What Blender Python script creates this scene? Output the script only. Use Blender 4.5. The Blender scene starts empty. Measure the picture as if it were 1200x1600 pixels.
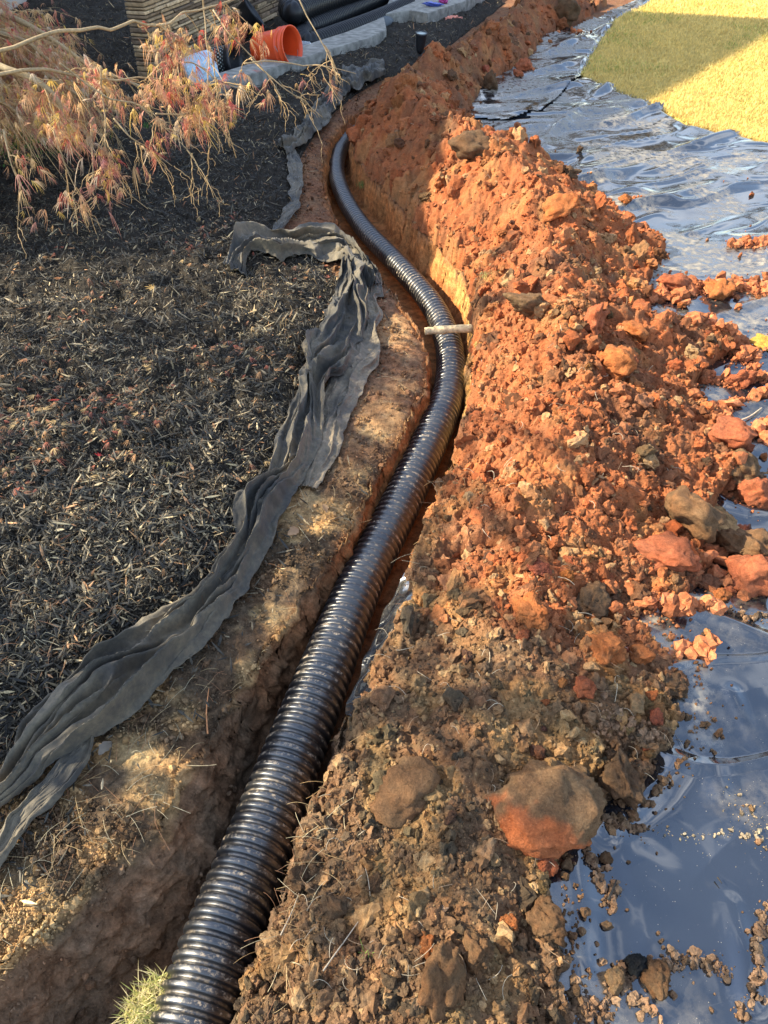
import bpy, bmesh, math, random
import numpy as np
from mathutils import Vector, Matrix
rad = math.radians
random.seed(7); RNG = np.random.default_rng(11)
S = bpy.context.scene; COL = S.collection

# ------------------------------------------------------------------ camera
CAMZ, PITCH, LENS = 1.65, rad(43.0), 26.0
cd = bpy.data.cameras.new('camera'); cam = bpy.data.objects.new('camera', cd); COL.objects.link(cam)
cam.location = (0, 0, CAMZ); cam.rotation_euler = (math.pi/2 - PITCH, 0, 0)
cd.sensor_fit = 'VERTICAL'; cd.sensor_height = 36; cd.lens = LENS; cd.clip_start = .02; cd.clip_end = 500
S.camera = cam
# ------------------------------------------------------------------ sun and sky
SUN = Vector((-.79, .10, .58)).normalized()        # direction towards the sun
SUN_EL = math.asin(SUN.z); SUN_AZ = math.atan2(SUN.x, SUN.y)   # azimuth from +Y towards +X
w = bpy.data.worlds.new('World'); S.world = w; w.use_nodes = True
nt = w.node_tree; bg = nt.nodes['Background']
sky = nt.nodes.new('ShaderNodeTexSky'); sky.sky_type = 'NISHITA'; sky.sun_disc = False
sky.sun_elevation = SUN_EL; sky.sun_rotation = SUN_AZ; sky.air_density = 1.0; sky.dust_density = .6; sky.ozone_density = 1.0
tc = nt.nodes.new('ShaderNodeTexCoord'); mp_ = nt.nodes.new('ShaderNodeMapping'); mp_.inputs['Scale'].default_value = (1.2, 2.2, 3.0)
cn = nt.nodes.new('ShaderNodeTexNoise'); cn.inputs['Scale'].default_value = 2.2; cn.inputs['Detail'].default_value = 6; cn.inputs['Distortion'].default_value = .6
cr = nt.nodes.new('ShaderNodeValToRGB'); cr.color_ramp.elements[0].position = .47; cr.color_ramp.elements[0].color = (.03, .03, .03, 1); cr.color_ramp.elements[1].position = .72; cr.color_ramp.elements[1].color = (.5, .5, .5, 1)
mx = nt.nodes.new('ShaderNodeMix'); mx.data_type = 'RGBA'; mx.inputs[7].default_value = (7.5, 7.6, 7.8, 1)   # thin high cloud
nt.links.new(tc.outputs['Generated'], mp_.inputs[0]); nt.links.new(mp_.outputs[0], cn.inputs['Vector']); nt.links.new(cn.outputs[0], cr.inputs[0]); nt.links.new(cr.outputs[0], mx.inputs[0])
nt.links.new(sky.outputs[0], mx.inputs[6]); nt.links.new(mx.outputs[2], bg.inputs[0]); bg.inputs[1].default_value = .15
sl = bpy.data.lights.new('sun', 'SUN'); so = bpy.data.objects.new('sun', sl); COL.objects.link(so)
so.rotation_euler = SUN.to_track_quat('Z', 'Y').to_euler(); sl.energy = 4.8; sl.angle = rad(.55); sl.color = (1, .88, .65)
S.view_settings.view_transform = 'Standard'; S.view_settings.look = 'None'; S.view_settings.gamma = 1
S.view_settings.exposure = 1.62
S.cycles.max_bounces = 6; S.cycles.diffuse_bounces = 3; S.cycles.glossy_bounces = 3

# ------------------------------------------------------------------ photo pixel (1200x1600) -> place on a level plane
F = 1600*LENS/36; SP, CP = math.sin(PITCH), math.cos(PITCH)
def G(px, py, z=0.0):
    a = (px-600)/F; b = (800-py)/F
    dy = b*SP+CP; dz = b*CP-SP; t = (z-CAMZ)/dz
    return (a*t, dy*t)
def GP(pts, z=0.0): return np.array([G(p[0], p[1], z) for p in pts])
def AT(px, py, depth):                             # a point at a distance along the view axis
    a = (px-600)/F*depth; b = (800-py)/F*depth
    return np.array([a, b*SP+CP*depth, CAMZ+b*CP-SP*depth])

# ------------------------------------------------------------------ noise
def _h(ix, iy, iz, seed):
    n = (ix.astype(np.int64)*374761393 + iy.astype(np.int64)*668265263 + iz.astype(np.int64)*2147483647*3 + seed*1274126177) & 0xffffffff
    n = ((n ^ (n >> 13))*1274126177) & 0xffffffff
    n = ((n ^ (n >> 15))*2246822519) & 0xffffffff
    return ((n ^ (n >> 16)) & 0xffffff)/float(0xffffff)
def vn2(x, y, seed=0):
    x = np.asarray(x, float); y = np.asarray(y, float)
    ix = np.floor(x); iy = np.floor(y); fx = x-ix; fy = y-iy; z = np.zeros_like(ix)
    u = fx*fx*fx*(fx*(fx*6-15)+10); v = fy*fy*fy*(fy*(fy*6-15)+10)
    a = _h(ix, iy, z, seed); b = _h(ix+1, iy, z, seed); c = _h(ix, iy+1, z, seed); d = _h(ix+1, iy+1, z, seed)
    return (a*(1-u)+b*u)*(1-v)+(c*(1-u)+d*u)*v
def fbm(x, y, oct=4, seed=0, gain=.5):
    s = 0; a = 1; t = 0
    for k in range(oct):
        s = s+a*(vn2(x*2**k+k*17.3, y*2**k-k*9.1, seed+k)*2-1); t += a; a *= gain
    return s/t
def vn3(p, seed=0):
    i = np.floor(p); f = p-i; f = f*f*(3-2*f); r = 0
    for dx in (0, 1):
        for dy in (0, 1):
            for dz in (0, 1):
                wgt = (f[:, 0] if dx else 1-f[:, 0])*(f[:, 1] if dy else 1-f[:, 1])*(f[:, 2] if dz else 1-f[:, 2])
                r = r+wgt*_h(i[:, 0]+dx, i[:, 1]+dy, i[:, 2]+dz, seed)
    return r*2-1
def fbm3(p, oct=3, seed=0, gain=.5):
    s = 0; a = 1
    for k in range(oct): s = s+a*vn3(p*2**k+7.7*k, seed+k); a *= gain
    return s
def worley(x, y, seed=0):
    """height of overlapping lumps, 0..1, one per unit cell"""
    ix = np.floor(x); iy = np.floor(y); best = np.zeros_like(x); z = np.zeros_like(x)
    for dx in (-1, 0, 1):
        for dy in (-1, 0, 1):
            cx = ix+dx; cy = iy+dy
            jx = cx+_h(cx, cy, z, seed); jy = cy+_h(cx, cy, z+1, seed); r = .45+.6*_h(cx, cy, z+2, seed)
            an = _h(cx, cy, z+4, seed)*6.28; ux = x-jx; uy = y-jy
            a = ux*np.cos(an)+uy*np.sin(an); b = -ux*np.sin(an)+uy*np.cos(an)
            q = 1-(a*a*1.6+b*b*.75)/(r*r)
            best = np.maximum(best, np.sqrt(np.clip(q, 0, 1))*r*(.5+.6*_h(cx, cy, z+3, seed)))
    return best
def sst(a, b, x):
    t = np.clip((x-a)/(b-a), 0, 1); return t*t*(3-2*t)
def dist_line(x, y, P, want=False):
    best = np.full(x.shape, 1e9); arg = np.zeros(x.shape); L = 0
    for k in range(len(P)-1):
        ax, ay = P[k]; bx, by = P[k+1]; vx, vy = bx-ax, by-ay; l2 = vx*vx+vy*vy+1e-12
        t = np.clip(((x-ax)*vx+(y-ay)*vy)/l2, 0, 1)
        d = (x-ax-t*vx)**2+(y-ay-t*vy)**2
        m = d < best; best = np.where(m, d, best)
        if want: arg = np.where(m, L+t*math.sqrt(l2), arg)
        L += math.sqrt(l2)
    return (np.sqrt(best), arg) if want else np.sqrt(best)
def inside(x, y, P):
    r = np.zeros(x.shape, bool); n = len(P); j = n-1
    for i in range(n):
        xi, yi = P[i]; xj, yj = P[j]
        if yi != yj:
            r ^= ((yi > y) != (yj > y)) & (x < (xj-xi)*(y-yi)/(yj-yi)+xi)
        j = i
    return r
def smooth_line(P, step=.03, it=2):
    P = np.asarray(P, float)
    for _ in range(it):
        Q = [P[0]]
        for a, b in zip(P[:-1], P[1:]): Q += [a*.75+b*.25, a*.25+b*.75]
        Q.append(P[-1]); P = np.array(Q)
    d = np.r_[0, np.cumsum(np.linalg.norm(np.diff(P, axis=0), axis=1))]
    n = max(int(d[-1]/step), 4); s = np.linspace(0, d[-1], n)
    return np.stack([np.interp(s, d, P[:, k]) for k in range(P.shape[1])], 1)

# ------------------------------------------------------------------ traced lines of the place (ground level)
L_EDGE = GP([(-330,1760),(-150,1620),(0,1500),(90,1415),(170,1345),(245,1292),(272,1220),(325,1145),(362,1090),(405,1040),(440,975),(490,905),(530,850),(568,780),(603,710),(640,650),(668,605),(664,540),(648,500),(620,460),(590,428),(556,392),(525,348),(507,300),(503,250),(516,214),(545,180),(610,146),(690,96),(760,30)])
R_EDGE = GP([(285,1900),(340,1720),(378,1600),(408,1490),(440,1400),(478,1290),(516,1195),(545,1120),(590,1040),(618,980),(640,900),(672,815),(702,755),(718,690),(735,640),(739,590),(738,540),(741,500),(738,455),(722,418),(692,388),(655,352),(618,310),(582,272),(556,238),(550,210),(562,188),(650,150),(730,105),(800,40)])
TRENCH = np.vstack([L_EDGE, R_EDGE[::-1]])
MULCH_LINE = GP([(-500,1700),(-250,1440),(-80,1300),(10,1225),(60,1130),(150,1050),(250,1000),(330,940),(380,860),(425,800),(440,700),(480,600),(525,490),(530,440),(500,405),(445,385),(440,350),(462,320),(462,260),(500,195),(560,145),(600,124),(640,113),(690,80),(730,50),(790,5)])
MULCH = np.vstack([MULCH_LINE, [(-1.1,14),(-14,14),(-14,-2)]])
M_RIGHT = GP([(905,2000),(900,1750),(905,1640),(885,1560),(876,1480),(872,1400),(878,1330),(935,1268),(1005,1252),(1062,1195),(1078,1125),(1072,1035),(1000,1000),(1068,958),(1098,900),(1096,850),(1120,790),(1170,745),(1130,670),(1075,640),(1095,590),(1140,560),(1110,525),(1020,515),(1000,470),(1040,405),(985,360),(905,292),(800,252),(742,212),(738,172),(766,132),(826,98),(852,62),(900,38),(950,8)], 0)
MOUND = np.vstack([R_EDGE[:-1], GP([(850,0)]), M_RIGHT[::-1]])
P_FAR = GP([(1400,300),(1260,240),(1200,229),(1158,216),(1122,209),(1075,196),(1020,171),(960,146),(906,121),(925,86),(962,32),(1000,14),(1030,-6)])
PLASTIC = np.vstack([R_EDGE[1:-1]+np.array([.10, .02]), P_FAR[::-1], [(4.5,3.0),(4.5,-1.2),(0,-1.2)]])
LAWN = np.vstack([P_FAR[::-1], [(4.5,3.0),(4.5,-6),(40,-6),(40,60),(3.0,60)]])
SHEET_EDGE = GP([(738,186),(790,190),(842,176),(880,146),(908,120)])

def tr_depth(x, y):
    """depth of the dug trench: 0 outside, -0.22 at its bottom, walls nearly upright"""
    near = (y < 12) & (np.abs(x) < 5) & (y > -1.5)
    z = np.zeros(x.shape)
    xs, ys = x[near], y[near]
    wx = xs+.018*fbm(xs*9, ys*9, 3, 3)+.007*fbm(xs*40, ys*40, 2, 5); wy = ys+.018*fbm(xs*9+31, ys*9, 3, 4)
    ins = inside(wx, wy, TRENCH)
    dl = dist_line(wx, wy, L_EDGE); dr = dist_line(wx, wy, R_EDGE)
    D = .215+.012*fbm(xs*6, ys*6, 2, 8)
    wl = .05+.12*sst(1.2, .5, ys)
    zz = -D*np.minimum(sst(-.01, 1, dl/wl)**.7, sst(-.01, 1, dr/.045)**.7)
    z[near] = np.where(ins, zz, 0)
    # crumbled lip of the banks
    lip = -.030*np.exp(-np.minimum(dl, dr)/.03)
    z[near] += np.where(ins, 0, lip*(.6+.8*vn2(xs*25, ys*25, 9)))
    return z
def base_h(x, y):
    z = tr_depth(x, y)
    out = sst(-.01, -.0, z)
    g = .012*fbm(x*2.2, y*2.2, 3, 21)+.012*fbm(x*11, y*11, 3, 22)*sst(6, 2, y)+.010*fbm(x*30, y*30, 4, 23, .65)*sst(4, 1.5, y)
    return z+g*(.45+.55*out)
def mulch_extra(x, y):
    m = inside(x, y, MULCH); d = dist_line(x, y, MULCH_LINE)
    h = .035*sst(0, .18, d)+(.030*fbm(x*5, y*5, 3, 31)+.022*fbm(x*22, y*22, 4, 34))*sst(.0, .2, d)+.028*worley(x*9, y*9, 33)*sst(0, .1, d)
    h = h+.05*np.exp(-((x+.95)**2+(y-1.95)**2)/.2)
    return np.where(m, h+.006, -.05), m
def mound_extra(x, y):
    wx = x+.03*fbm(x*7, y*7, 3, 41)+.018*fbm(x*28, y*28, 2, 43); wy = y+.03*fbm(x*7+9, y*7, 3, 42)+.018*fbm(x*28+5, y*28, 2, 44)
    m = inside(wx, wy, MOUND); dl = dist_line(wx, wy, R_EDGE); dr = dist_line(wx, wy, M_RIGHT)
    Wd = dl+dr+1e-6; t = dl/Wd
    Hm = .075+.135*sst(.75, 1.9, y)+.10*sst(3.4, 4.6, y)-.05*sst(6, 9, y)
    leftslope = np.where(y < 1.5, .9, .45)
    prof = np.minimum(sst(0, leftslope, t)**.8*1.0, sst(0, .75, 1-t)**.75)
    big = 1+.42*fbm(x*3.2, y*3.2, 3, 45)
    rel = .030*worley(x*11, y*11, 47)+.016*worley(x*27, y*27, 48)*sst(6, 3, y)+.009*worley(x*62, y*62, 49)*sst(3.2, 2, y)
    rel = rel+(.022+.020*sst(3.5, 5, y))*fbm(x*(17-0*y), y*17, 4, 50)*(1-.5*sst(1.5, 1.0, y))+.010*(1-2*np.abs(fbm(x*30, y*30, 3, 51)))*sst(6, 3, y)
    rim = sst(0, .03, np.minimum(dl, dr))
    h = Hm*prof*big+rel*(.35+.65*rim)*sst(0, .015, np.minimum(dl, dr))*(.65+.55*sst(1.1, 1.6, y))
    return np.where(m, h, -.03), m
_sx, _sy = np.meshgrid(np.linspace(-3, 8, 10), np.linspace(0, 8, 10))
_rf = np.random.default_rng(5)
FOLDS = []
def fold(pts, a, wd): FOLDS.append((smooth_line(GP(pts), .08, 2), a, wd))
fold([(1150,212),(1120,222),(1050,246),(930,290),(860,300)], .050, .050)
fold([(1042,172),(1000,186),(960,205)], .035, .030)
fold([(952,142),(920,160),(880,205),(850,222),(800,270)], .042, .045)
fold([(1200,262),(1120,290),(1000,330),(900,330)], .028, .05)
fold([(1200,330),(1140,345),(1080,370)], .02, .04)
fold([(990,60),(930,90),(880,110),(800,130)], .04, .06)
fold([(1000,90),(920,135),(840,150),(780,160)], .035, .05)
fold([(960,40),(900,70),(840,95)], .035, .05)
fold([(1200,560),(1100,590),(1000,640)], .022, .035)
fold([(1200,480),(1120,500),(1040,545)], .02, .03)
fold([(1135,1100),(1180,1180),(1200,1210)], .030, .026)
fold([(1085,1130),(1100,1180),(1120,1240)], .034, .030)
fold([(1060,1200),(1010,1255),(940,1290)], .030, .035)
fold([(885,1330),(900,1400),(895,1500),(900,1600)], .016, .05)
fold([(1000,960),(1100,985),(1200,1020)], .03, .025)
fold([(1110,770),(1150,800),(1200,800)], .03, .025)
fold([(1200,690),(1150,720),(1140,760)], .03, .025)
fold([(980,1360),(1000,1420),(1015,1470)], .018, .024)
fold([(1140,1420),(1160,1500),(1165,1560)], .024, .028)
def film_h(x, y):
    g = .010*fbm(x*2.2, y*2.2, 3, 21)
    wx = x+.25*fbm(x*1.3, y*1.3, 2, 61)
    # long creases across the sheet, then shorter crumples
    far = sst(1.8, 3.2, y); ang = .42+.25*fbm(x*.5, y*.5, 2, 60); ca, sa = np.cos(ang), np.sin(ang)
    p = wx*ca+y*sa; q = -wx*sa+y*ca+.10*fbm(x*1.7, y*1.7, 2, 68)
    r1 = 1-np.abs(fbm(p*.7, q*2.3, 2, 62))*4.5; r2 = 1-np.abs(fbm(p*1.2+5, q*5.5, 1, 65))*5
    z = g+far*(.026*np.maximum(r1, 0)**1.2*np.clip(vn2(p*.9, q*1.7, 69)*1.6-.3, 0, 1)+.010*np.maximum(r2, 0)**1.0*np.clip(vn2(p*1.2, q*2.4, 70)*1.6-.3, 0, 1))
    z += far*.016*fbm(p*.8, q*1.6, 1, 66)
    z += (1-far*.8)*(.042*fbm(x*1.6, y*1.6, 1, 63)+.012*fbm(x*4.6+.3, y*4.6+x*2, 2, 64)+.020*np.maximum(1-np.abs(fbm(p*1.5, q*3.0, 1, 59))*7, 0)*vn2(p*2, q*2, 58))
    z += (.0035-.0015*far)*(1-3*np.abs(fbm(p*2.4+q*1.2, q*6-p*1.5, 1, 57)))*vn2(x*2, y*2, 56)+far*.010*np.sin(q*11+3*fbm(p*.9, q*1.2, 2, 55))*np.clip(vn2(p*.7, q*1.2, 53)*1.5-.3, 0, 1)
    for k, (P, a, wd) in enumerate(FOLDS):
        lo = P.min(0)-.4; hi = P.max(0)+.4
        m = (x > lo[0]) & (x < hi[0]) & (y > lo[1]) & (y < hi[1])
        if m.any():
            d, s = dist_line(x[m], y[m], P, True)
            z[m] += a*np.exp(-(d/wd)**2)*(.55+.45*np.sin(s*5+k))*1.0
    return z+.028
def film_z(x, y):
    z = film_h(x, y); dr = dist_line(x, y, R_EDGE)
    tr = inside(x, y, TRENCH)
    return z

# ------------------------------------------------------------------ mesh helpers
def link(name, me, mat, parent=None):
    o = bpy.data.objects.new(name, me); COL.objects.link(o)
    if mat is not None and not me.materials: me.materials.append(mat)
    if parent is not None: o.parent = parent
    return o
def tag(o, label=None, cat=None, group=None, kind=None):
    if label: o['label'] = label
    if cat: o['category'] = cat
    if group: o['group'] = group
    if kind: o['kind'] = kind
    return o
def npmesh(name, V, Fc, col=None, smooth=True, attrs=None):
    me = bpy.data.meshes.new(name); V = np.ascontiguousarray(V, np.float32); Fc = np.ascontiguousarray(Fc, np.int32)
    n, k = Fc.shape
    me.vertices.add(len(V)); me.vertices.foreach_set('co', V.ravel())
    me.loops.add(n*k); me.loops.foreach_set('vertex_index', Fc.ravel())
    me.polygons.add(n); me.polygons.foreach_set('loop_start', np.arange(0, n*k, k, dtype=np.int32))
    me.polygons.foreach_set('loop_total', np.full(n, k, np.int32))
    me.polygons.foreach_set('use_smooth', np.full(n, smooth))
    if col is not None:
        a = me.color_attributes.new('Col', 'FLOAT_COLOR', 'POINT')
        c = np.ones((len(V), 4), np.float32); c[:, :3] = col; a.data.foreach_set('color', c.ravel())
    for nm, v in (attrs or {}).items():
        a = me.attributes.new(nm, 'FLOAT', 'POINT'); a.data.foreach_set('value', np.ascontiguousarray(v, np.float32))
    me.update(calc_edges=True); return me
def empty(name, loc=(0, 0, 0)):
    o = bpy.data.objects.new(name, None); COL.objects.link(o); o.location = loc; o.empty_display_size = .05; return o
def ico(sub):
    bm = bmesh.new(); bmesh.ops.create_icosphere(bm, subdivisions=sub, radius=1)
    V = np.array([v.co[:] for v in bm.verts]); Fc = np.array([[v.index for v in f.verts] for f in bm.faces]); bm.free(); return V, Fc
ICO = {s: ico(s) for s in (1, 2, 3, 4, 5)}
def rotmats(n, rng):
    q = rng.normal(size=(n, 4)); q /= np.linalg.norm(q, axis=1)[:, None]; w_, x, y, z = q.T
    return np.stack([1-2*(y*y+z*z), 2*(x*y-z*w_), 2*(x*z+y*w_), 2*(x*y+z*w_), 1-2*(x*x+z*z), 2*(y*z-x*w_), 2*(x*z-y*w_), 2*(y*z+x*w_), 1-2*(x*x+y*y)], 1).reshape(n, 3, 3)
def zrot(a):
    c, s = np.cos(a), np.sin(a); z = np.zeros_like(a); o = np.ones_like(a)
    return np.stack([c, -s, z, s, c, z, z, z, o], 1).reshape(-1, 3, 3)
def clod_shape(sub, seed, planes=8, rough=.10, lo=.55, hi=.92, freq=2.2, octv=4):
    r = np.random.default_rng(seed); V, Fc = ICO[sub]; V = V.copy()
    for _ in range(planes):
        n = r.normal(size=3); n /= np.linalg.norm(n); off = r.uniform(lo, hi)
        d = V@n-off; V = V-np.outer(np.maximum(d, 0), n)*.92
    nr = V/np.linalg.norm(V, axis=1)[:, None]
    V = V+nr*(fbm3(V*freq+seed, octv, seed, .55)*rough)[:, None]
    if octv > 3:                                     # crumbly: small lumps stuck on the surface
        g = vn3(V*9+seed, seed+3); V = V+nr*(np.maximum(g, 0)*.06)[:, None]
    V *= r.uniform(.75, 1.15, 3)
    return V, Fc
def scatter(shapes, pos, scale, R, col, cj=.12, rng=RNG):
    """many copies of small shapes in one mesh; scale (N,3)"""
    nS = len(shapes); which = rng.integers(0, nS, len(pos)); Vs, Fs, Cs = [], [], []; off = 0
    for k in range(nS):
        m = which == k
        if not m.any(): continue
        v, f = shapes[k]; n = m.sum()
        vv = np.einsum('nij,nvj->nvi', R[m], v[None]*scale[m][:, None, :])+pos[m][:, None, :]
        Vs.append(vv.reshape(-1, 3)); Fs.append((f[None]+(np.arange(n)*len(v))[:, None, None]+off).reshape(-1, f.shape[1]))
        Cs.append(np.repeat(col[m], len(v), 0)); off += n*len(v)
    return np.vstack(Vs), np.vstack(Fs), np.vstack(Cs)
def tube(P, r, seg=10, cap=True, squash=None):
    P = np.asarray(P, float); n = len(P); r = np.broadcast_to(np.asarray(r, float), (n,)) if np.ndim(r) < 1 or len(np.atleast_1d(r)) == 1 else np.asarray(r, float)
    T = np.gradient(P, axis=0); T /= np.linalg.norm(T, axis=1)[:, None]+1e-12
    up = np.array([0, 0, 1.]) if abs(T[0, 2]) < .9 else np.array([1., 0, 0])
    Ns = np.zeros((n, 3)); nn = up-T[0]*(up@T[0]); nn /= np.linalg.norm(nn)
    for i in range(n):
        nn = nn-T[i]*(nn@T[i]); nn /= np.linalg.norm(nn)+1e-12; Ns[i] = nn
    B = np.cross(T, Ns); a = np.arange(seg)*2*np.pi/seg
    V = P[:, None]+(Ns[:, None]*np.cos(a)[None, :, None]+B[:, None]*np.sin(a)[None, :, None])*r[:, None, None]
    V = V.reshape(-1, 3); i = np.arange(n-1)[:, None]*seg; j = np.arange(seg)[None]; k = (j+1) % seg
    Fc = np.stack([i+j, i+k, i+seg+k, i+seg+j], -1).reshape(-1, 4)
    if cap:
        V = np.vstack([V, P[:1], P[-1:]]); c0, c1 = n*seg, n*seg+1
        e = [[c0, (q+1) % seg, q, q] for q in range(seg)]; b = (n-1)*seg
        e += [[c1, b+q, b+(q+1) % seg, b+(q+1) % seg] for q in range(seg)]
        # triangles written as quads would be degenerate: use tiny fans of quads over pairs instead
        if seg % 2 == 0:
            e = [[c0, (q+2) % seg, q+1, q] for q in range(0, seg, 2)]+[[c1, b+q, b+q+1, b+(q+2) % seg] for q in range(0, seg, 2)]
            Fc = np.vstack([Fc, e])
    return V, Fc
def join(parts):
    Vs, Fs, off = [], [], 0
    for v, f in parts: Vs.append(v); Fs.append(f+off); off += len(v)
    return np.vstack(Vs), np.vstack(Fs)
def lathe(prof, seg=40):
    prof = np.array(prof, float); n = len(prof); a = np.arange(seg)*2*np.pi/seg
    V = np.stack([prof[:, 0, None]*np.cos(a), prof[:, 0, None]*np.sin(a), np.repeat(prof[:, 1, None], seg, 1)], -1).reshape(-1, 3)
    i = np.arange(n-1)[:, None]*seg; j = np.arange(seg)[None]; k = (j+1) % seg
    return V, np.stack([i+j, i+k, i+seg+k, i+seg+j], -1).reshape(-1, 4)

# ------------------------------------------------------------------ materials
def mat(name):
    m = bpy.data.materials.new(name); m.use_nodes = True; t = m.node_tree; b = t.nodes['Principled BSDF']; return m, t, b
def N(t, kind, **kw):
    n = t.nodes.new('ShaderNode'+kind)
    for k, v in kw.items(): setattr(n, k, v)
    return n
def noise(t, scale, detail=4, rough=.55, vec=None, dist=0):
    n = N(t, 'TexNoise'); n.inputs['Scale'].default_value = scale; n.inputs['Detail'].default_value = detail
    n.inputs['Roughness'].default_value = rough; n.inputs['Distortion'].default_value = dist
    if vec is not None: t.links.new(vec, n.inputs['Vector'])
    return n
def ramp(t, src, stops):
    r = N(t, 'ValToRGB'); e = r.color_ramp.elements
    while len(e) < len(stops): e.new(.5)
    for q, (p, c) in zip(e, stops): q.position = p; q.color = (c, c, c, 1) if np.isscalar(c) else (*c, 1)
    t.links.new(src, r.inputs[0]); return r
def mixc(t, fac, a, b, mode='MIX'):
    m = N(t, 'Mix', data_type='RGBA', blend_type=mode)
    for s, v in ((0, fac), (6, a), (7, b)):
        if hasattr(v, 'default_value') or hasattr(v, 'is_output'): t.links.new(v, m.inputs[s])
        elif np.isscalar(v): m.inputs[s].default_value = v
        else: m.inputs[s].default_value = (*v, 1)
    return m.outputs[2]
def mathn(t, op, a, b=None):
    m = N(t, 'Math', operation=op)
    for s, v in ((0, a), (1, b)):
        if v is None: continue
        if np.isscalar(v): m.inputs[s].default_value = v
        else: t.links.new(v, m.inputs[s])
    return m.outputs[0]
def bump(t, b, src, strength, dist, prev=None):
    n = N(t, 'Bump'); n.inputs['Strength'].default_value = strength; n.inputs['Distance'].default_value = dist
    t.links.new(src, n.inputs['Height'])
    if prev is not None: t.links.new(prev, n.inputs['Normal'])
    t.links.new(n.outputs[0], b.inputs['Normal']); return n.outputs[0]
def soil_material(name, use='Col', grain=1.0, vary=.35, rough=.95, obj_color=False, bscale=1):
    m, t, b = mat(name)
    geo = N(t, 'NewGeometry').outputs['Position']
    if obj_color:
        src = N(t, 'ObjectInfo').outputs['Color']; geo = N(t, 'TexCoord').outputs['Object']
    else:
        a = N(t, 'Attribute'); a.attribute_name = use; src = a.outputs['Color']
    n1 = noise(t, 38*grain, 6, .65, geo); n2 = noise(t, 190*grain, 5, .7, geo); n3 = noise(t, 9*grain, 3, .6, geo)
    r1 = ramp(t, n1.outputs[0], [(.3, 1-vary), (.7, 1+vary*.7)])
    r2 = ramp(t, n2.outputs[0], [(.32, .72), (.68, 1.28)])
    c = mixc(t, 1, src, r1.outputs[0], 'MULTIPLY'); c = mixc(t, 1, c, r2.outputs[0], 'MULTIPLY')
    hue = ramp(t, n3.outputs[0], [(.35, (.92, 1.02, 1.08)), (.65, (1.08, .97, .88))])
    c = mixc(t, 1, c, hue.outputs[0], 'MULTIPLY')
    # scattered pale grains of grit
    v = N(t, 'TexVoronoi'); v.inputs['Scale'].default_value = 260*grain; t.links.new(geo, v.inputs['Vector'])
    g = mathn(t, 'MULTIPLY', ramp(t, v.outputs['Distance'], [(.10, 1), (.22, 0)]).outputs[0], ramp(t, n2.outputs[0], [(.52, 0), (.62, .55)]).outputs[0])
    c = mixc(t, mathn(t, 'MULTIPLY', g, .3 if obj_color else 1.0), c, (.50, .38, .24))
    t.links.new(c, b.inputs['Base Color']); b.inputs['Roughness'].default_value = rough; b.inputs['Specular IOR Level'].default_value = .15
    p = bump(t, b, n1.outputs[0], .9, .010/grain*bscale); bump(t, b, n2.outputs[0], 1, .0045/grain*bscale, p)
    return m
M = {}
M['soil'] = soil_material('soil')
M['ground'] = soil_material('dug_ground', vary=.6)
M['crumb'] = soil_material('crumb', grain=2.0, vary=.4)
M['clod'] = soil_material('clod', grain=.11, obj_color=True, vary=.42, bscale=.10)
def vcol_material(name, rough=.8, spec=.3, vary=.3, scale=60, trans=0):
    m, t, b = mat(name); a = N(t, 'Attribute'); a.attribute_name = 'Col'; geo = N(t, 'NewGeometry').outputs['Position']
    n = noise(t, scale, 4, .6, geo); r = ramp(t, n.outputs[0], [(.3, 1-vary), (.7, 1+vary)])
    c = mixc(t, 1, a.outputs['Color'], r.outputs[0], 'MULTIPLY'); t.links.new(c, b.inputs['Base Color'])
    b.inputs['Roughness'].default_value = rough; b.inputs['Specular IOR Level'].default_value = spec
    if trans:
        tr = N(t, 'BsdfTranslucent'); t.links.new(c, tr.inputs[0]); mx = N(t, 'MixShader'); mx.inputs[0].default_value = trans
        out = t.nodes['Material Output']; t.links.new(b.outputs[0], mx.inputs[1]); t.links.new(tr.outputs[0], mx.inputs[2]); t.links.new(mx.outputs[0], out.inputs[0])
    bump(t, b, n.outputs[0], .4, .002); return m
M['chip'] = vcol_material('bark_chip', .62, .45, .45, 140)
M['leaf'] = vcol_material('dry_leaf', .55, .4, .15, 90, .35)
M['twig'] = vcol_material('twig', .7, .3, .3, 120)
M['grass'] = vcol_material('grass', .7, .3, .2, 20, .3)
def flat_material(name, color, rough=.6, spec=.5, vary=.2, scale=20, bs=.3, bd=.002, metallic=0):
    m, t, b = mat(name); co = N(t, 'TexCoord').outputs['Object']; n = noise(t, scale, 5, .6, co)
    r = ramp(t, n.outputs[0], [(.3, tuple(c*(1-vary) for c in color)), (.7, tuple(min(1, c*(1+vary)) for c in color))])
    t.links.new(r.outputs[0], b.inputs['Base Color']); b.inputs['Roughness'].default_value = rough; b.inputs['Specular IOR Level'].default_value = spec
    b.inputs['Metallic'].default_value = metallic; bump(t, b, n.outputs[0], bs, bd); return m
def mulch_material():
    m, t, b = mat('mulch_soil'); geo = N(t, 'NewGeometry').outputs['Position']
    n1 = noise(t, 30, 6, .7, geo); n2 = noise(t, 160, 5, .7, geo)
    c = ramp(t, n1.outputs[0], [(.3, (.012, .010, .008)), (.6, (.034, .027, .019)), (.8, (.085, .062, .040))])
    r2 = ramp(t, n2.outputs[0], [(.3, .5), (.7, 1.5)]); cc = mixc(t, 1, c.outputs[0], r2.outputs[0], 'MULTIPLY')
    t.links.new(cc, b.inputs['Base Color']); b.inputs['Roughness'].default_value = .9; b.inputs['Specular IOR Level'].default_value = .2
    p = bump(t, b, n1.outputs[0], 1, .012); bump(t, b, n2.outputs[0], 1, .004, p); return m
M['mulch'] = mulch_material()
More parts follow.
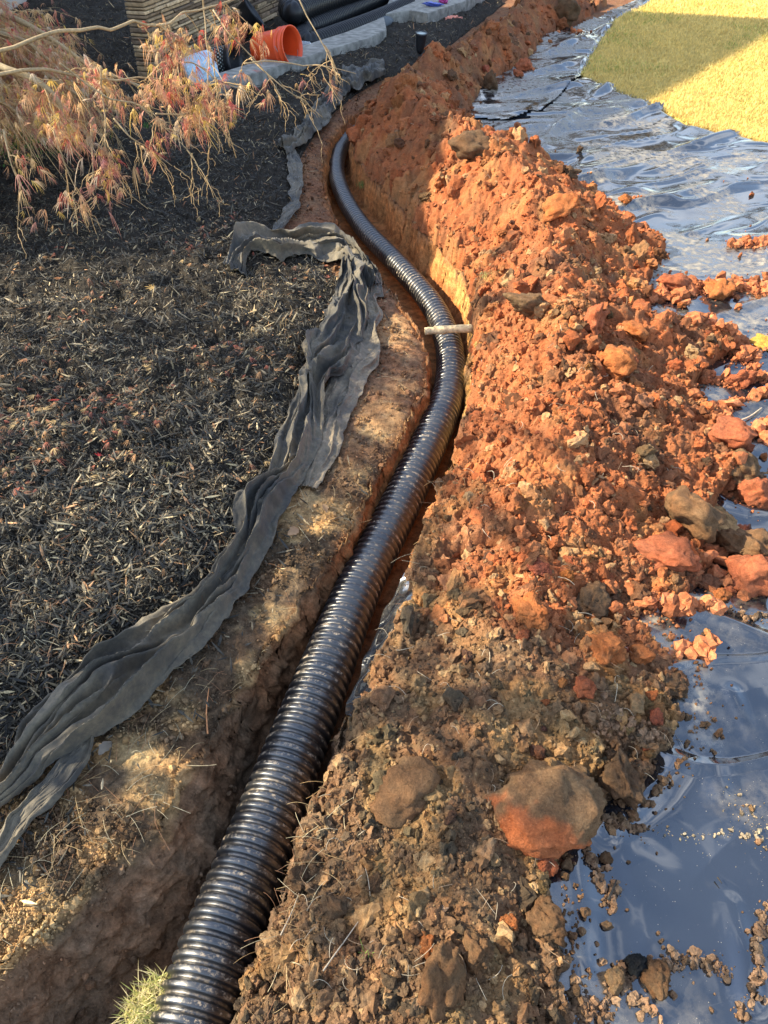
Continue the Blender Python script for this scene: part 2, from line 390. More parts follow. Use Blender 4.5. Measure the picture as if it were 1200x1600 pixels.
def film_material():
    m, t, b = mat('black_film'); geo = N(t, 'NewGeometry').outputs['Position']
    b.inputs['IOR'].default_value = 2.3; b.inputs['Specular IOR Level'].default_value = .5
    # dust: faint film, clearer patches, tiny specks
    n1 = noise(t, 2.1, 6, .62, geo, .3); n2 = noise(t, 26, 6, .7, geo); n3 = noise(t, 150, 3, .6, geo)
    a = N(t, 'Attribute'); a.attribute_name = 'dust'
    d1 = ramp(t, n1.outputs[0], [(.47, 0), (.56, 1)]); d2 = ramp(t, n2.outputs[0], [(.40, 0), (.68, 1)])
    pat = mathn(t, 'MULTIPLY', mathn(t, 'MULTIPLY', d1.outputs[0], d2.outputs[0]), a.outputs['Fac'])
    v = N(t, 'TexVoronoi'); v.inputs['Scale'].default_value = 120; t.links.new(geo, v.inputs['Vector'])
    sp = mathn(t, 'MULTIPLY', ramp(t, v.outputs['Distance'], [(.07, 1), (.13, 0)]).outputs[0], ramp(t, n2.outputs[0], [(.52, 0), (.60, .9)]).outputs[0])
    f = mathn(t, 'MINIMUM', mathn(t, 'ADD', mathn(t, 'MULTIPLY', pat, .75), sp), 1.0)
    c = mixc(t, f, (.010, .012, .016), (.22, .185, .13)); t.links.new(c, b.inputs['Base Color'])
    rr = ramp(t, f, [(0, .06), (.5, .5), (1, .85)]); t.links.new(rr.outputs[0], b.inputs['Roughness'])
    n4 = noise(t, 14, 2, .5, geo, .6); p = bump(t, b, n4.outputs[0], .08, .004); bump(t, b, n3.outputs[0], .06, .0005, p)
    return m
M['film'] = film_material()
def fabric_material(dr=(.10, .80), nm='landscape_fabric'):
    m, t, b = mat(nm); geo = N(t, 'NewGeometry').outputs['Position']
    n1 = noise(t, 5, 6, .65, geo); n2 = noise(t, 70, 5, .7, geo); n3 = noise(t, 420, 2, .5, geo)
    f = mathn(t, 'MULTIPLY', ramp(t, n1.outputs[0], [(.40, dr[0]), (.62, dr[1])]).outputs[0], ramp(t, n2.outputs[0], [(.3, .4), (.7, 1)]).outputs[0])
    c = mixc(t, f, (.020, .021, .020), (.21, .165, .10) if dr[0] < .2 else (.33, .25, .155)); t.links.new(c, b.inputs['Base Color'])
    b.inputs['Roughness'].default_value = .72; b.inputs['Specular IOR Level'].default_value = .4
    b.inputs['Sheen Weight'].default_value = .12; b.inputs['Sheen Roughness'].default_value = .5
    p = bump(t, b, n2.outputs[0], .35, .004); bump(t, b, n3.outputs[0], .35, .0007, p); return m
M['fabric'] = fabric_material(); M['fabric_dusty'] = fabric_material((.28, .95), 'dusty_fabric')
def pipe_material():
    m, t, b = mat('black_pipe'); geo = N(t, 'NewGeometry').outputs['Position']
    a = N(t, 'Attribute'); a.attribute_name = 'crest'
    n1 = noise(t, 7, 4, .6, geo); n2 = noise(t, 90, 5, .75, geo)
    f = mathn(t, 'MULTIPLY', ramp(t, a.outputs['Fac'], [(.9, .0), (1, 1)]).outputs[0], ramp(t, n2.outputs[0], [(.52, 0), (.60, 1)]).outputs[0])
    f = mathn(t, 'MULTIPLY', f, ramp(t, n1.outputs[0], [(.38, .1), (.55, 1)]).outputs[0])
    v = ramp(t, a.outputs['Fac'], [(.0, .35), (.25, 0)])          # soil caught in the grooves
    f = mathn(t, 'MAXIMUM', f, mathn(t, 'MULTIPLY', v.outputs[0], ramp(t, n2.outputs[0], [(.45, 0), (.62, 1)]).outputs[0]))
    n5 = noise(t, 3.2, 5, .7, geo, .5); f = mathn(t, 'MAXIMUM', f, mathn(t, 'MULTIPLY', ramp(t, n5.outputs[0], [(.58, 0), (.70, .35)]).outputs[0], ramp(t, n2.outputs[0], [(.36, 0), (.58, 1)]).outputs[0]))
    c = mixc(t, f, (.010, .011, .013), (.34, .26, .17)); t.links.new(c, b.inputs['Base Color'])
    rr = ramp(t, f, [(0, .33), (1, .85)]); t.links.new(rr.outputs[0], b.inputs['Roughness']); b.inputs['IOR'].default_value = 1.85
    bump(t, b, n2.outputs[0], .15, .001); return m
M['pipe'] = pipe_material(); M['spare'] = flat_material('black_ribbed_plastic', (.008, .009, .011), .42, .35, .2, 20, .1, .001)
M['clay_wall'] = M['ground']
M['bark'] = flat_material('grey_bark', (.22, .18, .13), .9, .2, .35, 30, .8, .01)
M['wood'] = flat_material('pale_wood', (.50, .38, .22), .85, .3, .45, 60, .8, .004)
M['bucket'] = flat_material('orange_red_plastic', (.80, .09, .02), .38, .5, .08, 9, .1, .001)
M['bucket_dirt'] = flat_material('dried_mud', (.23, .12, .075), .9, .2, .3, 40, .8, .006)
M['concrete'] = flat_material('concrete', (.27, .255, .22), .9, .3, .45, 14, .5, .004)
M['black_plastic'] = flat_material('matt_black_plastic', (.016, .018, .022), .45, .5, .2, 20, .1, .001)
M['blue_plastic'] = flat_material('pale_blue_plastic', (.42, .58, .70), .45, .5, .25, 30, .8, .012)
M['grey_plastic'] = flat_material('grey_plastic', (.10, .115, .125), .45, .5, .15, 14, .2, .002)
M['steel'] = flat_material('galvanised_wire', (.35, .35, .36), .4, .5, .1, 30, .1, .001, .8)
M['lamp_glass'] = flat_material('frosted_lens', (.45, .50, .46), .25, .5, .1, 30, .05, .001)
M['red_label'] = flat_material('red_label', (.62, .03, .06), .4, .5, .1, 20, .1, .001)
M['rag'] = flat_material('salmon_cloth', (.75, .30, .22), .85, .2, .2, 60, .8, .01)
M['wrap_blue'] = flat_material('blue_wrapper', (.08, .12, .45), .35, .5, .4, 90, .5, .004)
M['wrap_pink'] = flat_material('magenta_wrapper', (.45, .04, .22), .35, .5, .4, 90, .5, .004)
M['house'] = flat_material('cream_siding', (.55, .50, .42), .8, .3, .08, 4, .2, .004)
M['roof'] = flat_material('grey_shingle', (.09, .085, .08), .9, .2, .4, 30, .6, .01)
m_, t_, b_ = mat('clear_plastic'); b_.inputs['Base Color'].default_value = (.85, .92, .97, 1); b_.inputs['Roughness'].default_value = .12
b_.inputs['Transmission Weight'].default_value = .75; b_.inputs['IOR'].default_value = 1.45; M['clear'] = m_

# ------------------------------------------------------------------ colours of the soil by place, shade on the far heap mixed in
def soil_color(x, y, rnd=None):
    n = fbm(x*2.4, y*2.4, 3, 71); n2 = fbm(x*9, y*9, 3, 72); n3 = fbm(x*21, y*21, 2, 73)
    dl = dist_line(x, y, R_EDGE)
    red = sst(.92, 1.55, y+.45*n+.16*n2+(x-.45)*.55)
    red = np.clip(red+.22*n3-.42*np.clip(fbm(x*4.4+3, y*4.4, 3, 75), 0, 1), 0, 1)
    brown = np.array([.150, .087, .046]); clay = np.array([.300, .098, .038]); tan = np.array([.38, .215, .08])
    c = brown*(1-red)[:, None]+clay*red[:, None]
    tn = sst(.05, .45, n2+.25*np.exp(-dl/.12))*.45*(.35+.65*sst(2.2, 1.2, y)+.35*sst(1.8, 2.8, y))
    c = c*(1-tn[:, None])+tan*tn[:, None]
    dk = np.clip(sst(.22, .5, fbm(x*5+7, y*5, 3, 74))*.55+.45*sst(4.2, 6, y)*sst(-.3, .3, fbm(x*3, y*3, 3, 76)), 0, .8); c = c*(1-dk[:, None])+np.array([.10, .058, .036])*dk[:, None]  # random dark patches, plus shade of the far heap painted into the colour
    if rnd is not None: c = c*(1+.38*rnd[:, None])
    return c
def ground_color(x, y, z):
    n = fbm(x*4, y*4, 4, 81); n2 = fbm(x*14, y*14, 3, 82)
    tan = np.array([.42, .262, .118]); dark = np.array([.115, .074, .043]); red = np.array([.34, .12, .05])
    f = sst(-.22, .24, n+.5*n2); c = dark*(1-f)[:, None]+tan*f[:, None]
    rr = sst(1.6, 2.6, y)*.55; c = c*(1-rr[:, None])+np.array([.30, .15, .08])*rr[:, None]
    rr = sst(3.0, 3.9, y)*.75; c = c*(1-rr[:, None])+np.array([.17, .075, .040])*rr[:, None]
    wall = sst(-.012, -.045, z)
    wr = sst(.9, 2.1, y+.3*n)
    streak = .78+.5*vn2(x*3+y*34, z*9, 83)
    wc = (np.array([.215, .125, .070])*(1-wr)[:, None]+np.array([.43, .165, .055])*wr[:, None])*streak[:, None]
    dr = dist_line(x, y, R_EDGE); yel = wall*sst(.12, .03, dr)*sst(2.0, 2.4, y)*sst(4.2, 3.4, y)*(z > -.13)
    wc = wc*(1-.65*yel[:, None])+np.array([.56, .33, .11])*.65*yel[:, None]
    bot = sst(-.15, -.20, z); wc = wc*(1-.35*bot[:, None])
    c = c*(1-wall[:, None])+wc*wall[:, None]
    return c

# ------------------------------------------------------------------ the lattice all ground sheets share
ys = [-30, -12, -5, -2, -.8, -.3]
y = -.05
while y < 13.5:
    ys.append(y); d = math.hypot(max(y, 0), CAMZ); y += .80*d*d/(CAMZ*739)
ys += [14, 15.5, 18, 22, 28, 40, 60, 110, 220]
ys = np.array(ys)
us = np.r_[-40, -20, -9, -5, -3, -2, -1.5, np.linspace(-1.15, 1.15, 860), 1.5, 2, 3, 5, 9, 20, 40]
fan = .60*np.hypot(np.maximum(ys, 0), CAMZ)*.92+.05
X = us[None]*fan[:, None]; Y = np.repeat(ys[:, None], len(us), 1)
NR, NC = X.shape
Fa = (np.arange(NR-1)[:, None]*NC+np.arange(NC-1)[None])
FALL = np.stack([Fa, Fa+1, Fa+NC+1, Fa+NC], -1).reshape(-1, 4)
xf, yf = X.ravel(), Y.ravel()
def submesh(name, x, y, z, keep, colf=None, attrs=None):
    fm = keep[FALL].any(1) if keep is not None else np.ones(len(FALL), bool)
    f = FALL[fm]; used = np.unique(f); mp = np.full(len(x), -1, np.int64); mp[used] = np.arange(len(used))
    V = np.stack([x[used], y[used], z[used]], 1)
    return npmesh(name, V, mp[f], None if colf is None else colf(x[used], y[used], z[used]), attrs=None if attrs is None else {k: v[used] for k, v in attrs.items()})
Zb = base_h(xf, yf)
# overhang and roughness on the walls: push sideways by noise where the ground is steep
zz = Zb.reshape(NR, NC); gx = np.abs(np.gradient(zz, axis=1)/(np.gradient(X, axis=1)+1e-9)); gy = np.abs(np.gradient(zz, axis=0)/(np.gradient(Y, axis=0)+1e-9))
st = np.clip((gx+gy)/2, 0, 1).ravel()
pp = np.stack([xf*22, yf*22, Zb*34], 1)
msk = st > .05; ox = np.zeros_like(xf); oy = np.zeros_like(xf)
ox[msk] = st[msk]*.016*fbm3(pp[msk], 3, 91); oy[msk] = st[msk]*.016*fbm3(pp[msk]+50, 3, 92)
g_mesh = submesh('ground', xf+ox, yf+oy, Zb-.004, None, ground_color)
tag(link('ground', g_mesh, M['ground']), kind='structure')

near = (np.abs(xf) < 16) & (yf > -3) & (yf < 16)
Zm = np.full(xf.shape, -.05); mm = np.zeros(xf.shape, bool)
Zm[near], mm[near] = mulch_extra(xf[near], yf[near])
Hmul = Zb*0+np.where(mm, Zb+Zm, Zb-.02)
tag(link('mulch_bed', submesh('mulch_bed', xf, yf, Hmul, mm), M['mulch']), kind='structure')
nearm = (xf > -1.2) & (xf < 5) & (yf > -1) & (yf < 14)
Zo = np.full(xf.shape, -.03); mo = np.zeros(xf.shape, bool)
Zo[nearm], mo[nearm] = mound_extra(xf[nearm], yf[nearm])
Hflat = .012*fbm(xf*2.2, yf*2.2, 3, 21)
Hmound = np.where(mo, Hflat+.045*sst(0, .03, Zo)+Zo, Hflat-.02)
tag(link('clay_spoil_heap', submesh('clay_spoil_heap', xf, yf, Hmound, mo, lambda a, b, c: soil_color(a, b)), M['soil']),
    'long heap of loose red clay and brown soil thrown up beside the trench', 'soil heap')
# lawn
lm = inside(xf, yf, LAWN)
def lawn_color(a, b, c):
    f = sst(-.25, .35, fbm(a*1.5, b*1.5, 3, 95)); g = sst(.1, .5, fbm(a*3.3+4, b*3.3, 3, 96))*.45
    col = np.array([.50, .36, .11])*(1-f)[:, None]+np.array([.60, .45, .13])*f[:, None]
    return col*(1-g[:, None])+np.array([.30, .34, .07])*g[:, None]
M['lawn'] = vcol_material('lawn_thatch', .9, .2, .35, 45)
tag(link('lawn', submesh('lawn', xf, yf, np.where(lm, Hflat+.008+.006*fbm(xf*12, yf*12, 3, 97), Hflat-.02), lm, lawn_color), M['lawn']), kind='structure')
# plastic sheets
pm = inside(xf, yf, PLASTIC)
sd = dist_line(xf, yf, SHEET_EDGE)
far_sheet = pm & (yf > np.interp(xf, SHEET_EDGE[:, 0], SHEET_EDGE[:, 1]))
Zp = np.zeros_like(xf); idx = (xf > -1) & (xf < 6) & (yf > -1.5) & (yf < 14)
Zp[idx] = film_h(xf[idx], yf[idx]); Zp = Zp+.0
dust = .35+1.1*sst(1.6, 3.5, yf)+np.where(idx, 1.3*np.exp(-dist_line(xf, yf, M_RIGHT)/.045), 0)
near_sheet = pm & ~far_sheet
edge_dip = sst(.05, 0, np.where(idx, dist_line(xf, yf, P_FAR), 1)) * .022
o = link('plastic_sheet', submesh('plastic_sheet', xf, yf, Zp-edge_dip, near_sheet, attrs={'dust': dust}), M['film'])
tag(o, 'large glossy black plastic sheet under the near clay, reaching to the lawn', 'plastic sheet')
Zp2 = Zp-edge_dip+.005+.009*sst(.10, .0, sd)
grow = pm & (yf > np.interp(xf, SHEET_EDGE[:, 0], SHEET_EDGE[:, 1])-.03)
o = link('plastic_sheet', submesh('plastic_sheet', xf, yf, Zp2, grow & ((yf > 5.5)), attrs={'dust': dust*1.1}), M['film'])
tag(o, 'far black plastic sheet whose cut edge overlaps the larger one beside the shaded lawn', 'plastic sheet')
# bit of sheet that hangs over the trench side under the heap
lip = smooth_line(GP([(632,905),(612,950),(592,1000),(575,1045),(556,1090),(540,1125)]), .012, 2)
n = len(lip); mm_ = 14; V = []
for i, p in enumerate(lip):
    T = lip[min(i+1, n-1)]-lip[max(i-1, 0)]; T /= np.linalg.norm(T); nrm = np.array([-T[1], T[0]])
    nrm = nrm if nrm[0] > 0 else -nrm
    e = math.sin(math.pi*i/(n-1))**.5
    for j in range(mm_):
        u = j/(mm_-1)
        q = p+nrm*(-.028*e+.10*u); V.append((q[0]+.004*math.sin(i*.5+j), q[1], -.075*e*(1-u)**2+.030+.006*math.sin(i*.9)*(1-u)+.012*u))
I = (np.arange(n-1)[:, None]*mm_+np.arange(mm_-1)[None])
me = npmesh('plastic_flap', np.array(V), np.stack([I, I+1, I+mm_+1, I+mm_], -1).reshape(-1, 4), attrs={'dust': np.full(len(V), .5)})
tag(link('plastic_flap', me, M['film']), 'shiny black plastic edge peeking from under the clay beside the pipe', 'plastic sheet')

def mound_z(x, y):
    e, m = mound_extra(x, y); h = .012*fbm(x*2.2, y*2.2, 3, 21)
    return np.where(m, h+.045*sst(0, .03, e)+e, -9), m

# ------------------------------------------------------------------ the corrugated pipe in the trench
def corrugated(path, R, pitch, seg=56, per=10, depth=.125):
    P = smooth_line(path, pitch/per, 3); n = len(P); ph = (np.arange(n) % per)/per
    c = np.clip(np.cos((ph-.5)*2*np.pi)*.75+.62, 0, 1)                   # broad crest, narrow groove
    c = 1-(1-c)**1.6
    r = (R if np.isscalar(R) else np.interp(P[:, 1], R[0], R[1]))*(1-depth*(1-c))*(1+.012*fbm(np.arange(n)*.021, np.zeros(n), 2, 7)); V, Fc = tube(P, r, seg, cap=False)
    return V, Fc, np.repeat(c, seg), P
PC = [(270,1700),(304,1595),(348,1460),(393,1345),(435,1235),(477,1130),(513,1040),(550,940),(584,868),(621,797),(656,725),(686,660),(703,612),(706,560),(697,520),(678,480),(645,440),(611,402),(570,360),(540,316),(524,275),(529,238),(549,203),(585,172),(650,140)]
pz = -.125
path = np.array([(*G(px, py, pz), pz) for px, py in PC]); path[:, 2] += .006*np.sin(np.arange(len(path))*1.3); path[-2:, 2] -= .03
PIPE_R = .0875
V, Fc, cr, PIPE_P = corrugated(path, ([.2, .45, 1.1, 1.6, 2.4, 2.9, 3.6, 4.6], [.087, .086, .080, .073, .072, .066, .057, .055]), .0275)
me = npmesh('corrugated_pipe', V, Fc, attrs={'crest': cr})
tag(link('corrugated_pipe', me, M['pipe']), 'long black corrugated drain pipe snaking along the bottom of the open trench', 'drain pipe')

# ------------------------------------------------------------------ soil crumbs, sampled evenly over the picture of the heap
def px_sample(n, x0, x1, y0, y1, rng):
    px = rng.uniform(x0, x1, n); py = rng.uniform(y0, y1, n); a = (px-600)/F; b = (800-py)/F
    dy = b*SP+CP; dz = b*CP-SP; t = -CAMZ/dz; x = a*t; yy = dy*t
    return x, yy, np.hypot(yy, CAMZ)
r = RNG
CR0 = [clod_shape(1, s, 6, .28, .42, .85, 2.4, 1) for s in range(14)]
CR1 = [clod_shape(2, s+20, 8, .38, .42, .85, 2.2, 3) for s in range(18)]
CR2 = [clod_shape(3, s+60, 9, .38, .42, .85, 2.0, 4) for s in range(14)]
def crumbs(n, rmin, rmax, shapes, seed, power=2.2, x0=360, x1=1260, y0=-20, y1=1700, extra=None):
    rng = np.random.default_rng(seed); x, yy, d = px_sample(n, x0, x1, y0, y1, rng)
    z, m = mound_z(x, yy)
    e = rng.random(len(x)); clump = fbm(x*6, yy*6, 3, 55)
    m &= (rng.random(len(x)) < .65+.6*clump)
    x, yy, z, d = x[m], yy[m], z[m], d[m]; n = len(x)
    u = rng.random(n); rr = rmin*(1-u*(1-(rmin/rmax)**power))**(-1/power); rr *= .62+.38*d/1.7
    rr *= np.where(yy < 1.2, .72, 1.0)
    sc = rr[:, None]*rng.uniform(.75, 1.25, (n, 3)); pos = np.stack([x, yy, z+rr*rng.uniform(-.6, .2, n)], 1)
    c = soil_color(x, yy, rng.normal(size=n)*.5); k = rng.random(n); red = (yy > 1.2)[:, None]
    c = np.where((k < .13)[:, None], c*np.array([.45, .55, .65]), c); c = np.where(((k > .13) & (k < .25))[:, None], c*.35+np.array([.40, .25, .12])*.6, c)
    c = np.where(((k > .25) & (k < .40))[:, None] & red, c*np.array([1.12, .95, .85]), c)
    return pos, sc, rotmats(n, rng), c
p = crumbs(150000, .0018, .008, CR0, 1, 1.6)
q = crumbs(24000, .0055, .020, CR1, 2, 1.9)
q2 = crumbs(6500, .012, .042, CR2, 3, 1.9)
def link_stuff(name, parts, mt, label):
    Vs, Fs, Cs = [], [], []; off = 0
    for v, f, c in parts: Vs.append(v); Fs.append(f+off); Cs.append(c); off += len(v)
    o = link(name, npmesh(name, np.vstack(Vs), np.vstack(Fs), np.vstack(Cs), smooth=False), mt); tag(o, label, 'soil crumbs', kind='stuff'); return o
link_stuff('soil_crumbs', [scatter(CR0, *p), scatter(CR1, *q), scatter(CR2, *q2)], M['crumb'], 'loose crumbs of red clay and brown soil covering the heap')
# crumbs fallen on the plastic, thickest along the foot of the heap and in little trails
trails = [([(935,1296),(970,1300),(1003,1300)], .008, 160, 0), ([(912,1340),(926,1365),(938,1390),(950,1420)], .010, 170, 0), ([(955,1395),(952,1412)], .01, 60, 0),
 ([(945,1570),(965,1545),(990,1515),(1010,1520),(1040,1518),(1062,1502),(1090,1505),(1130,1527)], .012, 520, 0), ([(985,1565),(1010,1580),(1020,1585)], .007, 70, 0),
 ([(1192,1428),(1186,1450),(1172,1490),(1184,1510),(1172,1545),(1180,1560),(1150,1585)], .008, 260, 0), ([(880,1590),(910,1575),(940,1590)], .02, 400, 0),
 ([(1010,475),(1060,466),(1110,458),(1150,462),(1200,470)], .05, 1500, 1), ([(1075,535),(1110,545),(1150,552),(1165,585)], .05, 900, 1),
 ([(1090,600),(1140,610),(1190,600)], .035, 400, 1), ([(1120,655),(1150,640),(1200,625)], .012, 200, 1), ([(1110,700),(1160,690),(1195,665)], .02, 300, 1),
 ([(1000,975),(1060,980),(1110,975)], .012, 300, 1), ([(1130,975),(1160,985),(1200,975)], .010, 200, 0), ([(1110,870),(1100,900),(1130,935),(1190,930)], .02, 350, 1),
 ([(1130,760),(1160,780),(1200,790)], .03, 300, 1), ([(1050,1030),(1100,1035)], .015, 60, 1), ([(1025,1300),(1080,1310),(1130,1310),(1200,1310)], .012, 130, 2),
 ([(1140,1250),(1170,1290),(1195,1330)], .03, 120, 2), ([(960,378),(1000,380),(1020,395)], .03, 150, 1), ([(985,322),(1000,325)], .02, 30, 1), ([(1150,395),(1200,390)], .05, 260, 1),
 ([(800,215),(830,225),(830,262)], .05, 90, 1), ([(880,62),(920,50)], .1, 60, 1), ([(815,120),(830,118)], .05, 60, 1), ([(930,1170),(950,1155),(985,1165),(1005,1180)], .02, 500, 0)]
pos, rr, cc = [], [], []; rng = np.random.default_rng(77)
for pts, wdt, nn_, kind in trails:
    L = smooth_line(GP(pts), .01, 2); k = rng.integers(0, len(L), nn_); q_ = L[k]+rng.normal(size=(nn_, 2))*(wdt*.55)*(1+2.0*(rng.random((nn_, 1)) < .18))
    pos.append(q_); rr.append(np.minimum(.0013*(1-rng.random(nn_))**(-1/1.35), .010 if kind != 1 else .020)*(1 if kind != 2 else .5)*(1.5 if kind == 1 else 1))
    base = np.array([[.20, .12, .07], [.38, .13, .055], [.27, .21, .14]])[kind]; cc.append(base*(1+.45*rng.normal(size=nn_)*.6)[:, None])
x, yy, d = px_sample(26000, 700, 1250, 0, 1650, rng)                # foot of the heap
dm = dist_line(x, yy, M_RIGHT); ins = inside(x, yy, PLASTIC) & ~inside(x, yy, MOUND)
k = ins & (rng.random(len(x)) < .9*np.exp(-dm/.022)+.004)
pos.append(np.stack([x[k], yy[k]], 1)); rr.append(np.minimum(.0025*(1-rng.random(k.sum()))**(-1/2.0), .012)*(.6+.4*d[k]/1.7)); cc.append(soil_color(x[k], yy[k], rng.normal(size=k.sum())*.5))
pos = np.vstack(pos); rr = np.concatenate(rr); cc = np.clip(np.vstack(cc), .01, 1)
def film_top(x, y): return film_h(x, y)+np.where(y > np.interp(x, SHEET_EDGE[:, 0], SHEET_EDGE[:, 1]), .006, 0)
z = film_top(pos[:, 0], pos[:, 1]); mz, mmk = mound_z(pos[:, 0], pos[:, 1]); z = np.maximum(z, np.where(mmk, mz, -9))
P3 = np.stack([pos[:, 0], pos[:, 1], z+rr*.5], 1); sc = rr[:, None]*rng.uniform(.75, 1.25, (len(rr), 3))
link_stuff('scattered_soil_crumbs', [scatter(CR1, P3, sc, rotmats(len(rr), rng), cc)], M['crumb'], 'small crumbs of soil strewn in trails on the black plastic')
# crumbs in the trench and on the left bank
x, yy, d = px_sample(150000, -60, 800, 100, 1680, rng)
inm = inside(x, yy, MULCH); z = base_h(x, yy); mz, mk = mound_z(x, yy)
dP = dist_line(x, yy, PIPE_P[::20, :2]); k = ~inm & ~mk & (x < 1.2) & (dist_line(x, yy, np.vstack([L_EDGE, R_EDGE[::-1]])) < .5) & ((dP > .07) | (z > -.05)) & ~inside(x, yy, PLASTIC)
k &= (rng.random(len(x)) < .40+.9*fbm(x*8, yy*8, 2, 57)) & ((z > -.03) | (rng.random(len(x)) < .12))
x, yy, z, d = x[k], yy[k], z[k], d[k]; n = len(x); rs = np.minimum(.0016*(1-rng.random(n))**(-1/2.3), .010)*(.7+.3*d/1.7)
link_stuff('bank_crumbs', [scatter(CR0, np.stack([x, yy, z+rs*.2], 1), rs[:, None]*rng.uniform(.7, 1.3, (n, 3)), rotmats(n, rng), ground_color(x, yy, z)*(1+.35*rng.normal(size=n))[:, None].clip(.3, 2))], M['crumb'], 'crumbs of earth on the trench banks and bottom')

# ------------------------------------------------------------------ individual clods of clay
RED, BRN, ORG, TAN, DRK, GRY = (.32, .098, .045), (.160, .086, .042), (.37, .125, .042), (.28, .17, .085), (.115, .066, .036), (.150, .088, .046)
CL = []
for s in range(16):
    v, f = clod_shape(5 if s < 5 else 4, 100+s, 9, .26, .5, .88, 2.3, 6); CL.append(npmesh('clay_clod', v, f)); CL[-1].materials.append(M['clod'])
def place_clod(x, y, w_, col, label, group, k=None, flat=.8, sink=.25, rot=None, name='clay_clod', rng=random, z=None):
    k = rng.randrange(16) if k is None else k
    o = link(name, CL[k], None)
    xa, ya = np.array([x]), np.array([y]); mz, mk = mound_z(xa, ya)
    if z is None: z = float(mz[0]) if mk[0] else (float(film_top(xa, ya)[0]) if inside(xa, ya, PLASTIC)[0] else float(base_h(xa, ya)[0]))
    s = w_*.62
    o.scale = (s*rng.uniform(.85, 1.1), s*rng.uniform(.85, 1.1), s*flat*rng.uniform(.85, 1.1))
    o.rotation_euler = rot or (rng.uniform(-.4, .4), rng.uniform(-.4, .4), rng.uniform(0, 6.28))
    o.location = (x, y, z+s*flat*(1-sink)*.62); o.color = (*col, 1); tag(o, label, 'clod', group); return o
CG = 'clods of clay on and around the heap'
named = [
 (850,1350,50,RED,'small red clod just below the big two-tone boulder of soil',.05), (845,1448,56,BRN,'brown crumbly clod at the bottom edge of the heap beside the plastic',.05),
 (797,1442,26,ORG,'small bright orange chip of clay lying on dark brown soil near the bottom',.0), (945,1022,56,ORG,'angular bright orange red clod at the heap edge above the lower plastic',.05),
 (1160,868,86,BRN,'large brown clod resting on top of a red one at the right side',.0), (1162,916,70,RED,'red clod under the large brown one at the right side',.0),
 (1068,818,76,BRN,'large brown clod beside the bay of plastic at the right edge of the heap',.1), (1136,690,54,RED,'red brown clod at the heap edge beneath the pale twig on the plastic',.1),
 (1152,740,60,GRY,'grey brown fibrous clod at the far right edge of the heap',.1), (1183,778,60,RED,'pinkish red clod cut by the right edge of the view',.1),
 (1040,872,70,RED,'wide low red clod in the right part of the heap',.2), (962,584,56,ORG,'smooth upright orange slab of clay in the middle of the heap',.1),
 (738,262,48,DRK,'dark brown clod standing on the far orange crest of the heap',.0), (832,482,62,GRY,'flat olive brown cake of dried mud on the heap',.4),
 (925,515,54,RED,'dusty pink red clod beside the orange block in the upper heap',.1), (992,522,46,ORG,'bright orange block with a flat face in the upper heap',.1),
 (1156,600,36,RED,'red clod sitting alone on the plastic right of the heap',.0), (928,950,52,DRK,'dark brown clod between orange clods above the lower plastic',.1),
 (1052,1076,52,DRK,'dark crumbly clod overhanging the lower plastic at the heap edge',.05), (965,1224,64,DRK,'dark brown clod touching the right side of the big boulder of soil',.05),
 (830,958,48,ORG,'orange clod half buried left of the dark clod',.3), (910,1078,36,RED,'small red clod half buried in brown soil',.2),
 (992,1103,34,TAN,'small tan clod beside the little pool of plastic',.1), (1000,1030,34,ORG,'pale orange clod standing in front of the notch of plastic',.1),
 (1022,1528,42,BRN,'brown clod in the crumb trail on the plastic at the bottom',.0), (993,1503,36,(.02,.02,.02),'black charred lump in the crumb trail on the plastic',.0),
 (962,1530,30,TAN,'tan clod left of the black lump in the crumb trail',.0), (883,36,44,DRK,'dark clod on the far end of the heap beside the far plastic sheet',.0),
 (872,342,50,ORG,'flat bright orange flake of clay near the right crest of the heap',.2), (1193,546,30,(.55,.30,.06),'yellow ochre clod at the right margin on the plastic',.0),
 (698,1530,100,BRN,'large square brown block of soil at the bottom of the heap',.45), (640,1245,105,BRN,'large rounded brown lump of packed soil in the lower heap',.95),
 (1175,1262,12,TAN,'single tiny brown crumb alone on the open lower plastic',.0), (948,1338,16,BRN,'tiny brown clod on the plastic right of the big boulder',.0),
 (745,1490,60,BRN,'brown lump next to the square block near the bottom',.3), (585,1385,26,BRN,'round brown pebble of soil near the lower left of the heap',.1),
 (694,1420,16,(.40,.26,.17),'small round pinkish stone in the brown lower soil',.1), (1100,1037,14,RED,'little red pair of crumbs on plastic near the right',.0),
 (820,112,20,RED,'small red clod on the far plastic near the heap',.0), (808,122,14,RED,'smallest red clod on the far plastic near the heap',.0),
 (886,288,26,DRK,'dark block sitting on plastic at the right foot of the far heap',.0), (975,322,22,ORG,'orange clod alone on plastic below the long fold',.0),
 (1010,372,22,ORG,'orange clod on plastic at the right tip of the heap',.0), (905,240,12,DRK,'tiny dark clod on the plastic between two folds',.0),
 (1050,455,40,RED,'red clod in the band of clods lying across the plastic',.0), (1120,462,34,ORG,'orange clod at the right in the band lying across the plastic',.0),
 (768,110,28,DRK,'dark brown clod on the shaded far part of the heap',.1), (728,100,46,ORG,'orange clod on the shaded far part of the heap',.1),
]
for i, (px, py, wpx, col, lab, sink) in enumerate(named):
    z0 = .0
    for _ in range(4):                              # settle on the height of whatever lies there
        x, y = G(px, py, z0); xa, ya = np.array([x]), np.array([y]); mz, mk = mound_z(xa, ya); z0 = float(mz[0]) if mk[0] else .03
    d = y*CP+(CAMZ-z0)*SP; place_clod(x, y, wpx/F*d, col, lab, CG, k=i % 16, sink=sink+.1, flat=.5 if 'flat' in lab or 'low' in lab else .85)
